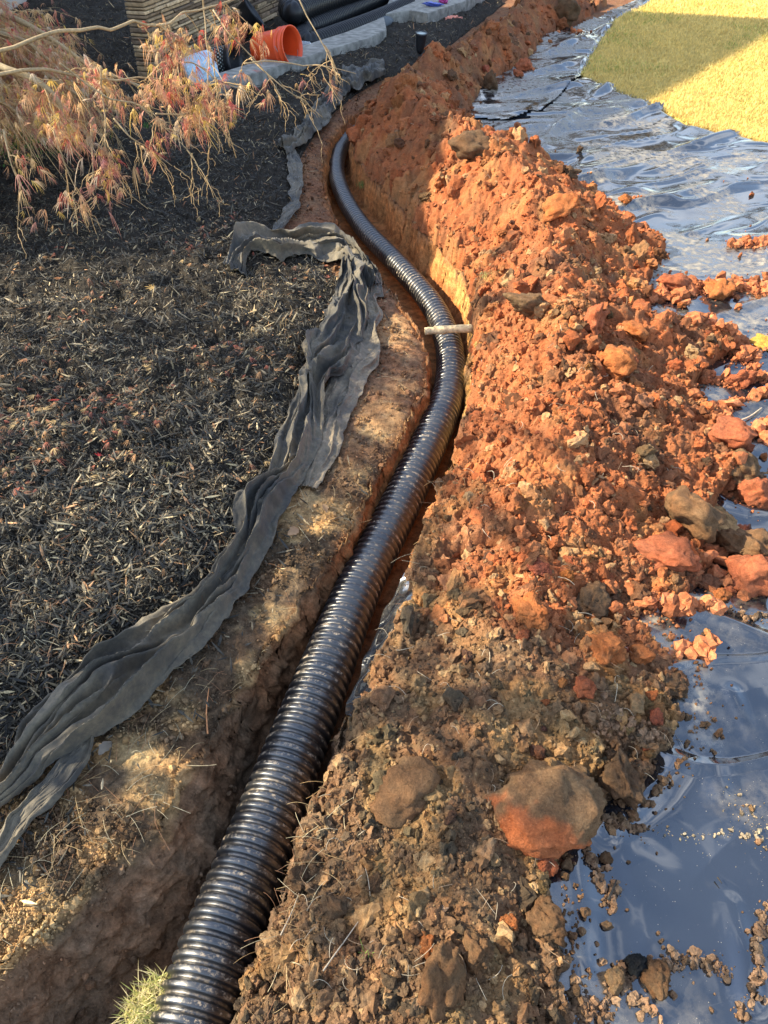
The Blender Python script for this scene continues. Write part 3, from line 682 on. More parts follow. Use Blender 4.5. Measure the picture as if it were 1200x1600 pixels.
# the big boulder of soil, brown on top and broken red on one side
v, f = clod_shape(5, 503, 8, .17, .60, .92, 1.9, 6)
x, y = G(850, 1262, .08)
colr = np.tile(np.array([.165, .092, .046]), (len(v), 1)); nz = fbm3(v*3, 3, 9)
k = .9*sst(.24, .46, v@np.array([-.55, -.75, -.25])+.30*nz)[:, None]; colr = colr*(1-k)+np.array([.38, .115, .042])*k
me = npmesh('soil_boulder', v*np.array([.122, .105, .095]), f, colr)
o = link('soil_boulder', me, M['soil']); o.location = (x, y, .082); o.rotation_euler = (.1, .1, .25)
tag(o, 'biggest boulder of soil, brown with a broken red face, beside the lower plastic', 'clod', CG)
# further clods, each described by its colour, size and surroundings
zones = [((560,740,60,200), 'on the far shaded slope'), ((570,760,200,330), 'on the far crest near the pipe bend'), ((740,960,270,420), 'on the upper heap near wrinkled plastic'),
 ((760,1000,420,560), 'on the heap beside the stick'), ((780,1000,560,720), 'on the middle of the heap'), ((980,1120,560,760), 'near the right foot of the heap'),
 ((760,960,720,900), 'in the loose middle slope'), ((960,1100,760,960), 'among the large clods at the right'), ((680,960,900,1080), 'above the brown soil'), ((960,1060,1000,1200), 'around the little pool of plastic'),
 ((600,860,1080,1300), 'left of the big boulder of soil'), ((560,860,1320,1590), 'in the dark brown lower soil'), ((700,900,20,200), 'on the far right slope of the heap')]
kinds = [('red', RED), ('dark brown', DRK), ('orange', ORG), ('brown', BRN), ('tan', TAN)]
sizes = [('small', .75), ('medium', 1.1), ('larger', 1.6)]
shapes_ = [('flat', .42), ('blocky', .95), ('rounded', .75)]
cnt = 0
for zi, ((xa_, xb_, ya_, yb_), where) in enumerate(zones):
    seen = set()
    for j in range(9):
        for _t in range(60):
            px, py = random.uniform(xa_, xb_), random.uniform(ya_, yb_); x, y = G(px, py, .12); mz, mk = mound_z(np.array([x]), np.array([y]))
            if not mk[0]: continue
            wts = [.1, .25, .02, .55, .08] if ya_ >= 1080 else ([.36, .16, .24, .18, .06] if ya_ >= 200 else [.4, .25, .15, .2, 0])
            kn, kc = random.choices(kinds, wts)[0]; sn, sv = random.choices(sizes, [.45, .35, .2])[0]; hn, hv = random.choice(shapes_)
            if (kn, sn, hn) not in seen: break
        else: continue
        seen.add((kn, sn, hn)); d = y*CP+(CAMZ-.12)*SP; w_ = sv*random.uniform(.9, 1.1)*(.018 if ya_ >= 1080 else .023)*(.7+.25*d)
        kc = tuple(c*random.uniform(.88, 1.12) for c in kc)
        place_clod(x, y, w_, kc, f'{sn} {hn} {kn} clod {where}', CG, sink=random.uniform(.3, .7), flat=hv); cnt += 1
patches = [((1040,470), 'in the near band across the plastic', 4), ((1150,464), 'at the right in the band across the plastic', 5), ((1110,560), 'on the plastic past the right foot of the heap', 7), ((1150,700), 'by the pale twig on the plastic', 5), ((1125,645), 'between two bays of plastic at the right', 4), ((1130,940), 'under the large brown and red pair', 4)]
for (px0, py0), where, k_ in patches:
    seen = set()
    for j in range(k_):
        while True:
            kn, kc = random.choice(kinds[:4]); sn, sv = random.choice(sizes); hn, hv = random.choice(shapes_)
            if (kn, sn) not in seen: seen.add((kn, sn)); break
        x, y = G(px0+random.gauss(0, 22), py0+random.gauss(0, 10), .03); place_clod(x, y, .021*sv*random.uniform(.9, 1.2), kc, f'{sn} {hn} {kn} clod {where}', 'loose clods on the plastic', sink=.05, flat=hv)

# ------------------------------------------------------------------ bark mulch
def chip_shapes():
    out = []
    for s in range(12):
        rg = np.random.default_rng(s); n = 4; L = np.linspace(-.5, .5, n); wv = np.array([.25, 1, .9, .15])*rg.uniform(.7, 1.2, n); bend = rg.uniform(-.16, .16)
        V = []
        for i in range(n):
            zc = bend*(1-4*L[i]**2); V += [(L[i], -wv[i]*.5, zc), (L[i], wv[i]*.5, zc+rg.uniform(-.03, .03)), (L[i]+.03, wv[i]*.3, zc+.35), (L[i]-.02, -wv[i]*.35, zc+.30)]
        Fc = [[i*4+a, i*4+(a+1) % 4, i*4+4+(a+1) % 4, i*4+4+a] for i in range(n-1) for a in range(4)]+[[3, 2, 1, 0], [n*4-4, n*4-3, n*4-2, n*4-1]]
        out.append((np.array(V), np.array(Fc)))
    return out
CH = chip_shapes()
rng = np.random.default_rng(5)
x, yy, d = px_sample(300000, -120, 860, 0, 1420, rng)
e, m = mulch_extra(x, yy); dM = dist_line(x, yy, MULCH_LINE); k = m | ((dM < .30) & (rng.random(len(x)) < .16*np.exp(-dM/.10)+.03*(fbm(x*5, yy*5, 2, 4) > .1)) & (inside(x, yy, TRENCH) == False) & (x < .2))
k &= yy < 12
x, yy, d, e, m = x[k], yy[k], d[k], e[k], m[k]; n = len(x)
z = base_h(x, yy)+np.where(m, e, 0)
ln = np.minimum(.0060*(1-rng.random(n))**(-1/1.75), .055)*(.75+.25*d/1.7); wd = np.minimum(ln*rng.uniform(.06, .34, n), .008); th = wd*rng.uniform(.3, .7, n)
A = zrot(rng.uniform(0, 6.283, n)); tilt = rng.normal(size=n)*.6; ct, st_ = np.cos(tilt), np.sin(tilt); Z = np.zeros(n); O = np.ones(n)
Bm = np.stack([ct, Z, st_, Z, O, Z, -st_, Z, ct], 1).reshape(-1, 3, 3); roll = rng.normal(size=n)*.5; cr_, sr_ = np.cos(roll), np.sin(roll)
Cm = np.stack([O, Z, Z, Z, cr_, -sr_, Z, sr_, cr_], 1).reshape(-1, 3, 3)
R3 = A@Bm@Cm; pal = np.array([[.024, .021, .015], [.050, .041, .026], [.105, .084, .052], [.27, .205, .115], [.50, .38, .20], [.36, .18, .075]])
patch = 1.3*fbm(x*3.4, yy*3.4, 4, 99)+.15*fbm(x*14, yy*14, 2, 98)-.12; pr = np.stack([.42-.3*patch, .30-.1*patch, .18+.1*patch, .09+.10*patch, .035+.06*patch, .03+.04*patch], 1).clip(.005, 1); pr /= pr.sum(1)[:, None]
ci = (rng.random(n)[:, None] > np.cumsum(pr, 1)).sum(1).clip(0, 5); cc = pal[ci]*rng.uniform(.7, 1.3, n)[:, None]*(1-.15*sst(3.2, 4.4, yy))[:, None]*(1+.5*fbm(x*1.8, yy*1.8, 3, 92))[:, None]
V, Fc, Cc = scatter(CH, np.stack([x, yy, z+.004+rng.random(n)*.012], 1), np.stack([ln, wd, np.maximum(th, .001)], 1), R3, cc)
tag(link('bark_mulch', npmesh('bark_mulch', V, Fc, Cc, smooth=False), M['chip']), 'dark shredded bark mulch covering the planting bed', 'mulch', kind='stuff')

# pine straw and dry grass stems
def strands(n, region, seed, lmin, lmax, cols, rad_=.0007, test=None, lift=.01, curl=.6):
    rg = np.random.default_rng(seed); x, yy, d = px_sample(n, *region, rg); k = test(x, yy, rg) if test else np.ones(n, bool); x, yy, d = x[k], yy[k], d[k]; n = len(x)
    e, m = mulch_extra(x, yy); mz, mk = mound_z(x, yy); z = np.where(mk, mz, base_h(x, yy)+np.where(m, e, 0))
    L = rg.uniform(lmin, lmax, n); a = rg.uniform(0, 6.28, n); cu = rg.normal(size=n)*curl; K = 6; pts = np.zeros((n, K, 3)); p = np.stack([x, yy, z+lift*.5], 1)
    el = rg.uniform(0, lift, n)
    for i in range(K):
        pts[:, i] = p; u = i/(K-1); p = p+np.stack([np.cos(a), np.sin(a), Z0(n)], 1)*(L/(K-1))[:, None]; a = a+cu/(K-1)
        p[:, 2] = z+lift*.4+el*math.sin(math.pi*min(1, u+.2))
    W = rad_*(.6+.4*d/1.7); T = np.gradient(pts, axis=1); T /= np.linalg.norm(T, axis=2)[:, :, None]+1e-9
    side = np.cross(T, [0, 0, 1.]); side /= np.linalg.norm(side, axis=2)[:, :, None]+1e-9; up = np.array([0, 0, 1.])
    ring = [side, -side*.5+up*.87, -side*.5-up*.87]
    V = np.stack([pts+q*W[:, None, None] for q in ring], 2).reshape(n, K*3, 3)
    f = np.array([[i*3+b, i*3+(b+1) % 3, i*3+3+(b+1) % 3, i*3+3+b] for i in range(K-1) for b in range(3)])
    Fc = (f[None]+(np.arange(n)*K*3)[:, None, None]).reshape(-1, 4); cc = np.array(cols)[rg.integers(0, len(cols), n)]*rg.uniform(.7, 1.3, n)[:, None]
    return V.reshape(-1, 3), Fc, np.repeat(cc, K*3, 0)
def Z0(n): return np.zeros(n)
straw = [(.34, .22, .10), (.42, .30, .15), (.28, .14, .07), (.45, .38, .24)]
def t_bank(x, y, rg): return (~inside(x, y, MULCH)) & (~inside(x, y, TRENCH)) & (~inside(x, y, PLASTIC)) & (x < 1) & (fbm(x*5, y*5, 2, 3) > -.1)
def t_bed(x, y, rg): return inside(x, y, MULCH) & (fbm(x*2.5, y*2.5, 2, 13)+.25*rg.normal(size=len(x)) > .12)
def t_mound(x, y, rg): return inside(x, y, MOUND) & (rg.random(len(x)) < .5)
parts = [strands(3600, (-40, 720, 150, 1640), 1, .02, .085, straw, .0005, t_bank, .014, .35), strands(4200, (-100, 700, 120, 1300), 2, .015, .06, straw, .0006, t_bed, .03, .45),
         strands(700, (450, 1050, 200, 1600), 3, .015, .06, [(.5, .42, .3), (.3, .2, .12)], .0005, t_mound, .02, 1.2)]
Vs, Fs, Cs = [], [], []; off = 0
for v, f, c in parts: Vs.append(v); Fs.append(f+off); Cs.append(c); off += len(v)
tag(link('pine_straw', npmesh('pine_straw', np.vstack(Vs), np.vstack(Fs), np.vstack(Cs)), M['twig']), 'dry pine straw and fine roots strewn over bank, bed and heap', 'pine straw', kind='stuff')

# ------------------------------------------------------------------ landscape fabric
def ribbon(name, rows, label, seed, nfold=5, amp=.04, m=110, step=.006, lift=.010, crumple=.010, curls=()):
    A_ = smooth_line(np.array([[*G(*a), *G(*b)] for a, b in rows]), step, 2); n = len(A_)
    Lp, Rp = A_[:, :2], A_[:, 2:]
    s = np.r_[0, np.cumsum(np.linalg.norm(np.diff((Lp+Rp)/2, axis=0), axis=1))]
    t = np.linspace(0, 1, m); SS, TT = np.meshgrid(s, t, indexing='ij')
    wdt = np.linalg.norm(Rp-Lp, axis=1)[:, None]
    pin = 1-.38*np.clip(fbm(s*6.0, s*0, 2, seed+20)+.25, 0, 1)[:, None]; tw = .5+(TT-.5)*pin+.05*fbm(SS*4, TT*2, 2, seed)+.05*fbm(SS*5, SS*0, 2, seed+4)
    x = Lp[:, 0:1]*(1-tw)+Rp[:, 0:1]*tw; y = Lp[:, 1:2]*(1-tw)+Rp[:, 1:2]*tw
    x = x+.016*fbm(SS*9, TT*2.5, 3, seed+1); y = y+.016*fbm(SS*9, TT*2.5+9, 3, seed+2)
    base = base_h(x.ravel(), y.ravel()); e, mk = mulch_extra(x.ravel(), y.ravel()); base = (base+np.where(mk, e, 0)).reshape(x.shape)
    # the cloth bridges small hollows
    for _ in range(10):
        base[1:-1, 1:-1] = np.maximum(base[1:-1, 1:-1], .25*(base[:-2, 1:-1]+base[2:, 1:-1]+base[1:-1, :-2]+base[1:-1, 2:])*1.0)
    zf = np.zeros_like(x); lat = np.zeros_like(x); rg = np.random.default_rng(seed)
    sc_ = np.clip(wdt/.16, .35, 1.3)
    Ltot = s[-1]; nf = max(3, int(nfold*Ltot/.22))
    for k in range(nf):
        s0 = rg.uniform(-.05, Ltot); sl_ = rg.uniform(.14, .50)*min(1, Ltot/.5+.3); t0 = rg.uniform(-.05, 1.05); t1 = t0+rg.uniform(-.5, .5); u_ = (SS-s0)/sl_
        env = np.clip(1-u_**2, 0, 1)**1.0; tc_ = (t0+t1)/2+(t1-t0)/2*u_+.05*np.sin(u_*3+k); wk = rg.uniform(.022, .075); u = (TT-tc_)/wk*(1 if rg.random() < .6 else -1)
        prof = np.where(u < 0, np.exp(-(np.abs(u)/1.3)**1.3), np.exp(-(np.abs(u)/.45)**1.5)); a_ = amp*rg.uniform(.25, 1.0)
        zf = np.maximum(zf, 0)+a_*env*prof*sc_*np.exp(-zf/(amp*.9)); lat = lat+env*prof*.07*sc_*(1 if rg.random() < .6 else -1)
    cr1 = 1-np.abs(fbm(SS*8+TT*2, TT*4.5-SS*4, 2, seed+8))*2.6; cr2 = 1-np.abs(fbm(SS*26, TT*10+SS*9, 2, seed+9))*2
    zf = zf+crumple*np.maximum(cr1, 0)*sc_+crumple*.35*np.maximum(cr2, 0)
    eg = np.minimum(TT, 1-TT); zf = zf*(.25+.75*sst(-.02, .07, eg))+.004
    dirx = (Rp-Lp)/wdt; x = x+lat*dirx[:, 0:1]*wdt; y = y+lat*dirx[:, 1:2]*wdt
    z = base+lift+zf
    V = np.stack([x, y, z], -1).reshape(-1, 3); I = (np.arange(n-1)[:, None]*m+np.arange(m-1)[None])
    me = npmesh(name, V, np.stack([I, I+1, I+m+1, I+m], -1).reshape(-1, 4))
    o = link(name, me, M['fabric']); md = o.modifiers.new('thickness', 'SOLIDIFY'); md.thickness = .0012; tag(o, label, 'fabric', 'strips of landscape fabric'); return o
ribbon('landscape_fabric', [((520,425),(572,430)),((516,450),(580,480)),((520,490),(572,525)),((492,532),(556,570)),((466,580),(528,612)),((463,640),(505,650)),((432,700),(500,700)),((422,760),(474,760)),((364,805),(444,820)),((372,848),(418,868)),((345,890),(390,920)),((308,935),(372,955)),((240,988),(330,1010)),((150,1030),(272,1060)),((92,1085),(205,1125)),((45,1150),(108,1185)),((5,1215),(68,1228)),((-60,1280),(-15,1290)),((-150,1380),(-100,1370))],
       'longest dark folded landscape fabric strip running down the left bank of the trench', 3, 4, .075, crumple=.004, lift=.018)
ribbon('landscape_fabric', [((552,405),(596,425)),((556,450),(600,480)),((552,500),(598,535)),((528,560),(588,580)),((500,620),(562,620)),((488,660),(540,668)),((480,710),(532,705)),((460,760),(492,765))],
       'flat dusty brown grey fabric layer under the right side of the long folded strip', 13, 2, .016, lift=.006, crumple=.004).data.materials[0] = M['fabric_dusty']
ribbon('landscape_fabric', [((350,446),(386,452)),((368,415),(392,420)),((374,396),(425,424)),((405,380),(455,430)),((450,368),(490,420)),((505,362),(522,415)),((545,376),(540,420)),((582,402),(560,440)),((600,440),(570,462))],
       'folded flap of olive grey fabric arching over the mulch above the long strip', 23, 4, .055, lift=.016)
ribbon('landscape_fabric', [((138,1145),(152,1150)),((130,1165),(152,1180)),((104,1195),(134,1215)),((68,1240),(102,1250)),((30,1280),(66,1290)),((-10,1315),(38,1335)),((-60,1370),(0,1395))],
       'narrow rolled end of fabric lying beside the long strip at the lower left', 43, 2, .035, lift=.022, crumple=.006)
ribbon('landscape_fabric', [((598,112),(602,126)),((570,120),(580,136)),((540,124),(560,146)),((515,145),(545,160)),((495,180),(520,190)),((475,205),(495,220)),((450,235),(468,242)),((438,240),(450,258))],
       'far twisted fabric strip at the head of the trench bank', 63, 3, .06, m=40, step=.012, lift=.03, crumple=.012)
ribbon('landscape_fabric', [((434,238),(452,232)),((445,256),(466,246)),((453,270),(472,266)),((449,300),(476,298)),((447,330),(470,325)),((440,348),(458,342)),((430,362),(450,352)),((422,378),(442,370))],
       'short flat grey fabric strip hanging below the twisted far one', 83, 2, .02, m=40, step=.008, lift=.02, crumple=.008)
# ------------------------------------------------------------------ stick across the trench
a = np.array([*G(664, 514), -.012]); b = np.array([*G(738, 511), -.006]); P = a+(b-a)*np.linspace(0, 1, 26)[:, None]; P[:, 2] += .004*np.sin(np.linspace(0, 3, 26))
P[:, 1] += .006*fbm(np.arange(26)*.21, np.zeros(26), 2, 3); V, Fc = tube(P, .0165+.0035*fbm(np.arange(26)*.33, np.zeros(26), 3, 5), 18); V = V+.0014*np.stack([fbm3(V*90, 3, k) for k in (1, 2, 3)], 1)
tag(link('wooden_stick', npmesh('wooden_stick', V, Fc), M['wood']), 'pale thick stick wedged across the trench over the pipe', 'stick')
def twig(pts, r0, label, col=None, z=None, zs=None, name='twig'):
    P = np.array([(*G(*p), 0) for p in pts]); P = smooth_line(P, .006, 2)
    if z is None:
        mz, mk = mound_z(P[:, 0], P[:, 1]); e, m = mulch_extra(P[:, 0], P[:, 1]); fz = film_top(P[:, 0], P[:, 1]); ip = inside(P[:, 0], P[:, 1], PLASTIC)
        h = np.where(mk, mz, np.where(ip, fz, base_h(P[:, 0], P[:, 1])+np.where(m, e, 0))); h = np.full(len(P), h.max()) if len(P) < 12 else np.convolve(np.pad(h, 6, 'edge'), np.ones(13)/13, 'valid')
        P[:, 2] = h+.010
    else: P[:, 2] = z
    V, Fc = tube(P, r0*np.linspace(1, .45, len(P)), 8); o = link(name, npmesh(name, V, Fc, np.tile(col or (.42, .34, .24), (len(V), 1))), M['twig']); tag(o, label, 'twig'); return o
twig([(1140,668),(1165,662),(1185,650)], .004, 'pale bleached twig lying on crumbs at the right edge of the plastic')
twig([(510,1545),(540,1500),(575,1448)], .0016, 'thin dry stem leaning on the soil right of the pipe near the bottom')
twig([(445,1485),(462,1450),(472,1420)], .0014, 'short pale stem against the right side of the pipe')
twig([(324,1145),(322,1112),(327,1078)], .0022, 'upright orange brown stalk on the left bank', (.45, .20, .08))
twig([(1115,1378),(1122,1388)], .0018, 'dark splinter floating alone on the lower plastic', (.03, .025, .02))
twig([(0,590),(25,575),(60,560)], .004, 'thin dead branch on the mulch at the left edge', (.25, .18, .1))
twig([(150,1010),(185,985),(215,960)], .0018, 'slim pale stem on mulch above the long fabric', (.45, .36, .22))
twig([(945,1415),(952,1400),(958,1385)], .003, 'black twig in the small crumb trail on the plastic', (.03, .025, .02))

# ------------------------------------------------------------------ maple leaves lying about, small weeds, grass tufts
def lace_leaf(size, rg, droop=.5, lobes=7, fold=0.):
    V, Fc = [], []; spread = rg.uniform(.14, .42)
    for k in range(lobes):
        a = (k-(lobes-1)/2)*spread+rg.uniform(-.10, .10); L = size*(1-.12*abs(k-(lobes-1)/2))*rg.uniform(.7, 1.2); wv = L*.038; d = np.array([math.cos(a), math.sin(a)]); nrm = np.array([-d[1], d[0]]); b = len(V)
        for u, ww in ((0, .5), (.35, 1.0), (.7, .8), (1, .05)):
            c = d*L*u; zz_ = -droop*L*u*u+fold*u; V += [(c[0]-nrm[0]*wv*ww, c[1]-nrm[1]*wv*ww, zz_), (c[0]+nrm[0]*wv*ww, c[1]+nrm[1]*wv*ww, zz_)]
        for i in range(3): Fc.append([b+i*2, b+i*2+1, b+i*2+3, b+i*2+2])
    return np.array(V), np.array(Fc)
def put_leaf(px, py, size, col, label, droop=.15):
    x, y = G(px, py, .03); rg = np.random.default_rng(int(px*7+py)); v, f = lace_leaf(size, rg, droop)
    xa, ya = np.array([x]), np.array([y]); e, m = mulch_extra(xa, ya); mz, mk = mound_z(xa, ya); z = float(mz[0]) if mk[0] else float(base_h(xa, ya)[0]+(e[0] if m[0] else 0))
    o = link('fallen_leaf', npmesh('fallen_leaf', v, f, np.tile(col, (len(v), 1))), M['leaf']); o.location = (x, y, z+.022); o.rotation_euler = (rg.uniform(-.4, .4), rg.uniform(-.4, .4), rg.uniform(0, 6)); tag(o, label, 'leaf', 'fallen leaves'); return o
put_leaf(165, 745, .05, (.45, .04, .04), 'crimson laceleaf maple leaf on the mulch halfway down the bed')
put_leaf(98, 638, .045, (.5, .06, .04), 'red laceleaf maple leaf on the mulch at the left')
put_leaf(205, 690, .04, (.40, .15, .08), 'curled russet leaf on the mulch near the middle of the bed')
put_leaf(270, 750, .04, (.5, .36, .12), 'pale yellow leaf on the mulch left of the fabric')
put_leaf(330, 610, .045, (.42, .18, .08), 'brown laceleaf on the mulch close to the long fabric')
put_leaf(100, 440, .05, (.45, .2, .09), 'orange brown leaf cluster in the upper part of the bed')
put_leaf(30, 500, .055, (.45, .2, .09), 'orange leaf at the left edge of the bed')
put_leaf(245, 470, .04, (.5, .32, .1), 'small golden leaf in the sunlit upper mulch')
put_leaf(410, 560, .04, (.35, .12, .06), 'rust coloured leaf against the fabric folds')
put_leaf(120, 860, .04, (.3, .12, .06), 'dark red leaf on the lower mulch')
rg = np.random.default_rng(66); xs_, ys_, _d = px_sample(2600, -60, 520, 330, 1050, rg); k = inside(xs_, ys_, MULCH) & (fbm(xs_*3.1, ys_*3.1, 3, 14)+.12*rg.normal(size=len(xs_)) > .24); xs_, ys_ = xs_[k], ys_[k]; n = len(xs_)
e, m = mulch_extra(xs_, ys_); LL = [lace_leaf(1, np.random.default_rng(s_), dr_, 6) for s_, dr_ in zip(range(40, 48), [.2, .5, .8, 1.2, .4, .9, .1, .6])]
V, Fc, Cc = scatter(LL, np.stack([xs_, ys_, base_h(xs_, ys_)+e+.020], 1), rg.uniform(.022, .042, (n, 1))*np.array([1, rg.uniform(.5, 1), 1]), zrot(rg.uniform(0, 6.28, n)), np.array([[.50, .26, .11], [.42, .19, .10], [.55, .38, .17], [.40, .12, .07]])[rg.integers(0, 4, n)]*rg.uniform(.7, 1.2, (n, 1)))
tag(link('leaf_litter', npmesh('leaf_litter', V, Fc, Cc, smooth=False), M['leaf']), 'shrivelled orange and tan maple leaf litter caught in the mulch', 'leaf litter', kind='stuff')
def oak_leaf(px, py, size, col, label, rot=(.3, .3, 0)):
    n = 9; V = []; Fc = []
    for i in range(n):
        u = i/(n-1); wv = size*.30*math.sin(math.pi*min(.98, u*.93+.05))*(1+.18*math.sin(i*2.6)); z = .12*size*math.sin(u*3)
        V += [(u*size, -wv, z+abs(wv)*.35), (u*size, 0, z), (u*size, wv, z+abs(wv)*.35)]
        if i: b = i*3; Fc += [[b-3, b-2, b+1, b], [b-2, b-1, b+2, b+1]]
    xa, ya = (np.array([q]) for q in G(px, py, .02)); e, m = mulch_extra(xa, ya); mz, mk = mound_z(xa, ya); z = float(mz[0]) if mk[0] else float(base_h(xa, ya)[0]+(e[0] if m[0] else 0))
    o = link('dry_leaf', npmesh('dry_leaf', np.array(V), np.array(Fc), np.tile(col, (len(V), 1))), M['leaf']); o.location = (xa[0], ya[0], z+.02); o.rotation_euler = rot; tag(o, label, 'leaf', 'fallen leaves')
oak_leaf(450, 838, .048, (.42, .26, .14), 'curled tan leaf lying on the bank edge of the long fabric', (.5, .2, .9))
oak_leaf(510, 800, .035, (.45, .28, .14), 'small tan leaf on the left bank above the pipe', (.3, -.3, 2))
oak_leaf(155, 1180, .045, (.24, .2, .15), 'grey brown leaf on the bank below the fabric end', (.2, .2, 1.2))
oak_leaf(738, 600, .02, (.5, .4, .25), 'tiny pale leaf on the right lip of the trench', (.2, .2, 1.2))
def tuft(px, py, n, h, spread, cols, label, cat='grass', seed=0, z=None, name='grass_tuft', lean=.7):
    rg = np.random.default_rng(seed); xa, ya = (np.array([q]) for q in G(px, py, 0)); mz, mk = mound_z(xa, ya); e, m = mulch_extra(xa, ya)
    z0 = z if z is not None else (float(mz[0]) if mk[0] else float(base_h(xa, ya)[0]+(e[0] if m[0] else 0)))
    V, Fc, Cc = [], [], []
    for i in range(n):
        a = rg.uniform(0, 6.28); r_ = spread*math.sqrt(rg.random()); bx, by = r_*math.cos(a), r_*math.sin(a); b = rg.uniform(0, 6.28); L = h*rg.uniform(.4, 1.1); ln_ = rg.uniform(.1, lean); wv = rg.uniform(.0005, .0012)*(1+h*6); c = np.array(cols[rg.integers(len(cols))])*rg.uniform(.75, 1.25)
        s0 = len(V); side = (-math.sin(b)*wv, math.cos(b)*wv)
        for u, ww in ((0, 1), (.35, .9), (.7, .6), (1, .05)):
            dx = L*ln_*u*u; V += [(bx+math.cos(b)*dx-side[0]*ww, by+math.sin(b)*dx-side[1]*ww, L*u*(1-.35*ln_*u)-.01), (bx+math.cos(b)*dx+side[0]*ww, by+math.sin(b)*dx+side[1]*ww, L*u*(1-.35*ln_*u)-.01)]; Cc += [c, c]
        for q_ in range(3): Fc.append([s0+q_*2, s0+q_*2+1, s0+q_*2+3, s0+q_*2+2])
    o = link(name, npmesh(name, np.array(V), np.array(Fc), np.array(Cc)), M['grass']); o.location = (xa[0], ya[0], z0); tag(o, label, cat); return o
tuft(230, 1565, 1500, .042, .07, [(.52, .46, .17), (.36, .38, .11), (.62, .52, .27)], 'clump of yellow green grass beside the pipe at the bottom edge', seed=1, z=-.10, lean=1.3)
tuft(205, 1640, 600, .055, .06, [(.45, .42, .16), (.30, .36, .10)], 'larger grass clump cut by the bottom edge left of the pipe', seed=2, z=-.12, lean=1.3)
tuft(706, 740, 22, .06, .012, [(.35, .42, .10), (.4, .45, .15)], 'few green blades sprouting at the right lip of the trench', seed=3, z=-.03)
tuft(762, 470, 140, .025, .05, [(.36, .38, .10), (.5, .45, .2)], 'patch of short moss green grass on the right lip near the stick', seed=4)
tuft(752, 560, 120, .022, .04, [(.36, .38, .10), (.5, .45, .2)], 'strip of short grass on the right lip below the stick', seed=5)
tuft(568, 262, 120, .05, .05, [(.12, .2, .05), (.2, .28, .08)], 'dark green grass remnant on the heap side above the pipe bend', seed=6)
tuft(630, 126, 200, .06, .10, [(.25, .28, .10), (.35, .32, .14)], 'faded grass patch between the far fabric and the heap', seed=7)
tuft(575, 1525, 14, .04, .012, [(.25, .42, .08)], 'tiny green seedling in the brown soil near the bottom', seed=8, name='seedling', cat='weed')
tuft(237, 208, 40, .05, .05, [(.12, .30, .06)], 'small green weed in the shaded mulch under the maple', seed=9, name='weed', cat='weed')

# lawn grass and shadowed turf
rng = np.random.default_rng(8); x, yy, d = px_sample(230000, 880, 1330, -30, 290, rng); k = inside(x, yy, LAWN) & (yy < 16); x, yy, d = x[k], yy[k], d[k]; n = len(x)
h = rng.uniform(.018, .042, n); a = rng.uniform(0, 6.28, n); lean = rng.uniform(.2, 1.3, n); wv = .0016*d/2.5+.001; b = rng.uniform(0, 6.28, n); z = .012*fbm(x*2.2, yy*2.2, 3, 21)+.006
base = np.stack([x, yy, z], 1); side = np.stack([np.cos(b)*wv, np.sin(b)*wv, 0*b], 1); tip = base+np.stack([np.cos(a)*h*lean, np.sin(a)*h*lean, h], 1)
V = np.stack([base-side, base+side, tip], 1).reshape(-1, 3); Fc = np.arange(n*3).reshape(-1, 3)
g = (fbm(x*1.7+4, yy*1.7, 3, 96) > .22-.3*rng.random(n)) & (rng.random(n) < .13); cc = np.where(g[:, None], np.array([.28, .36, .06]), np.array([.74, .56, .19]))*rng.uniform(.7, 1.25, n)[:, None]
tag(link('lawn_grass', npmesh('lawn_grass', V, Fc, np.repeat(cc, 3, 0), smooth=False), M['grass']), 'short straw coloured winter grass of the lawn', 'grass', kind='stuff')
# ground cover at the left edge
rng = np.random.default_rng(9); n = 2600; c0 = np.array(G(20, 245)); x = c0[0]+rng.normal(size=n)*.24-.12; yy = c0[1]+rng.normal(size=n)*.20-.02
v0 = np.array([(0, 0, 0), (.5, -.35, .1), (1, 0, 0), (.5, .35, .1)]); f0 = np.array([[0, 1, 2, 3]])
sc = rng.uniform(.014, .03, (n, 1))*np.ones(3); e, m = mulch_extra(x, yy)
V, Fc, Cc = scatter([(v0, f0)], np.stack([x, yy, base_h(x, yy)+.03+rng.random(n)*.10], 1), sc, rotmats(n, rng), np.array([.06, .13, .03])*rng.uniform(.6, 1.5, (n, 1)))
tag(link('ground_cover', npmesh('ground_cover', V, Fc, Cc, smooth=False), M['grass']), 'low dark green leafy ground cover under the maple', 'plant', kind='stuff')

# ------------------------------------------------------------------ Japanese maple
mp = empty('japanese_maple', (-2.5, 4.4, 0)); tag(mp, 'laceleaf Japanese maple with shrivelled orange and red leaves over the mulch bed', 'tree')
ML = np.array([-2.5, 4.4, 0])
def prj(p):
    q = np.asarray(p)-np.array([0, 0, CAMZ]); d = q[..., 1]*CP-q[..., 2]*SP; return 600+F*q[..., 0]/d, 800-F*(q[..., 1]*SP+q[..., 2]*CP)/d
rg = np.random.default_rng(21); limbs = []; twigs = []; leafpts = []
def arc(p0, p1, rise, n=26, wob=.04):
    t = np.linspace(0, 1, n)[:, None]; P = p0*(1-t)+p1*t; P[:, 2] += rise*np.sin(np.pi*t[:, 0]**.8); w_ = rg.normal(size=(5, 3))*wob
    for k in range(3): P[:, k] += np.interp(t[:, 0], np.linspace(0, 1, 5), np.r_[0, w_[1:4, k], 0])
    return P
crown0 = ML+np.array([0, 0, .75])
tr = arc(ML+np.array([0, 0, -.05]), crown0, 0, 14, .05); limbs.append(tube(tr, np.linspace(.055, .04, 14), 10))
ends = []
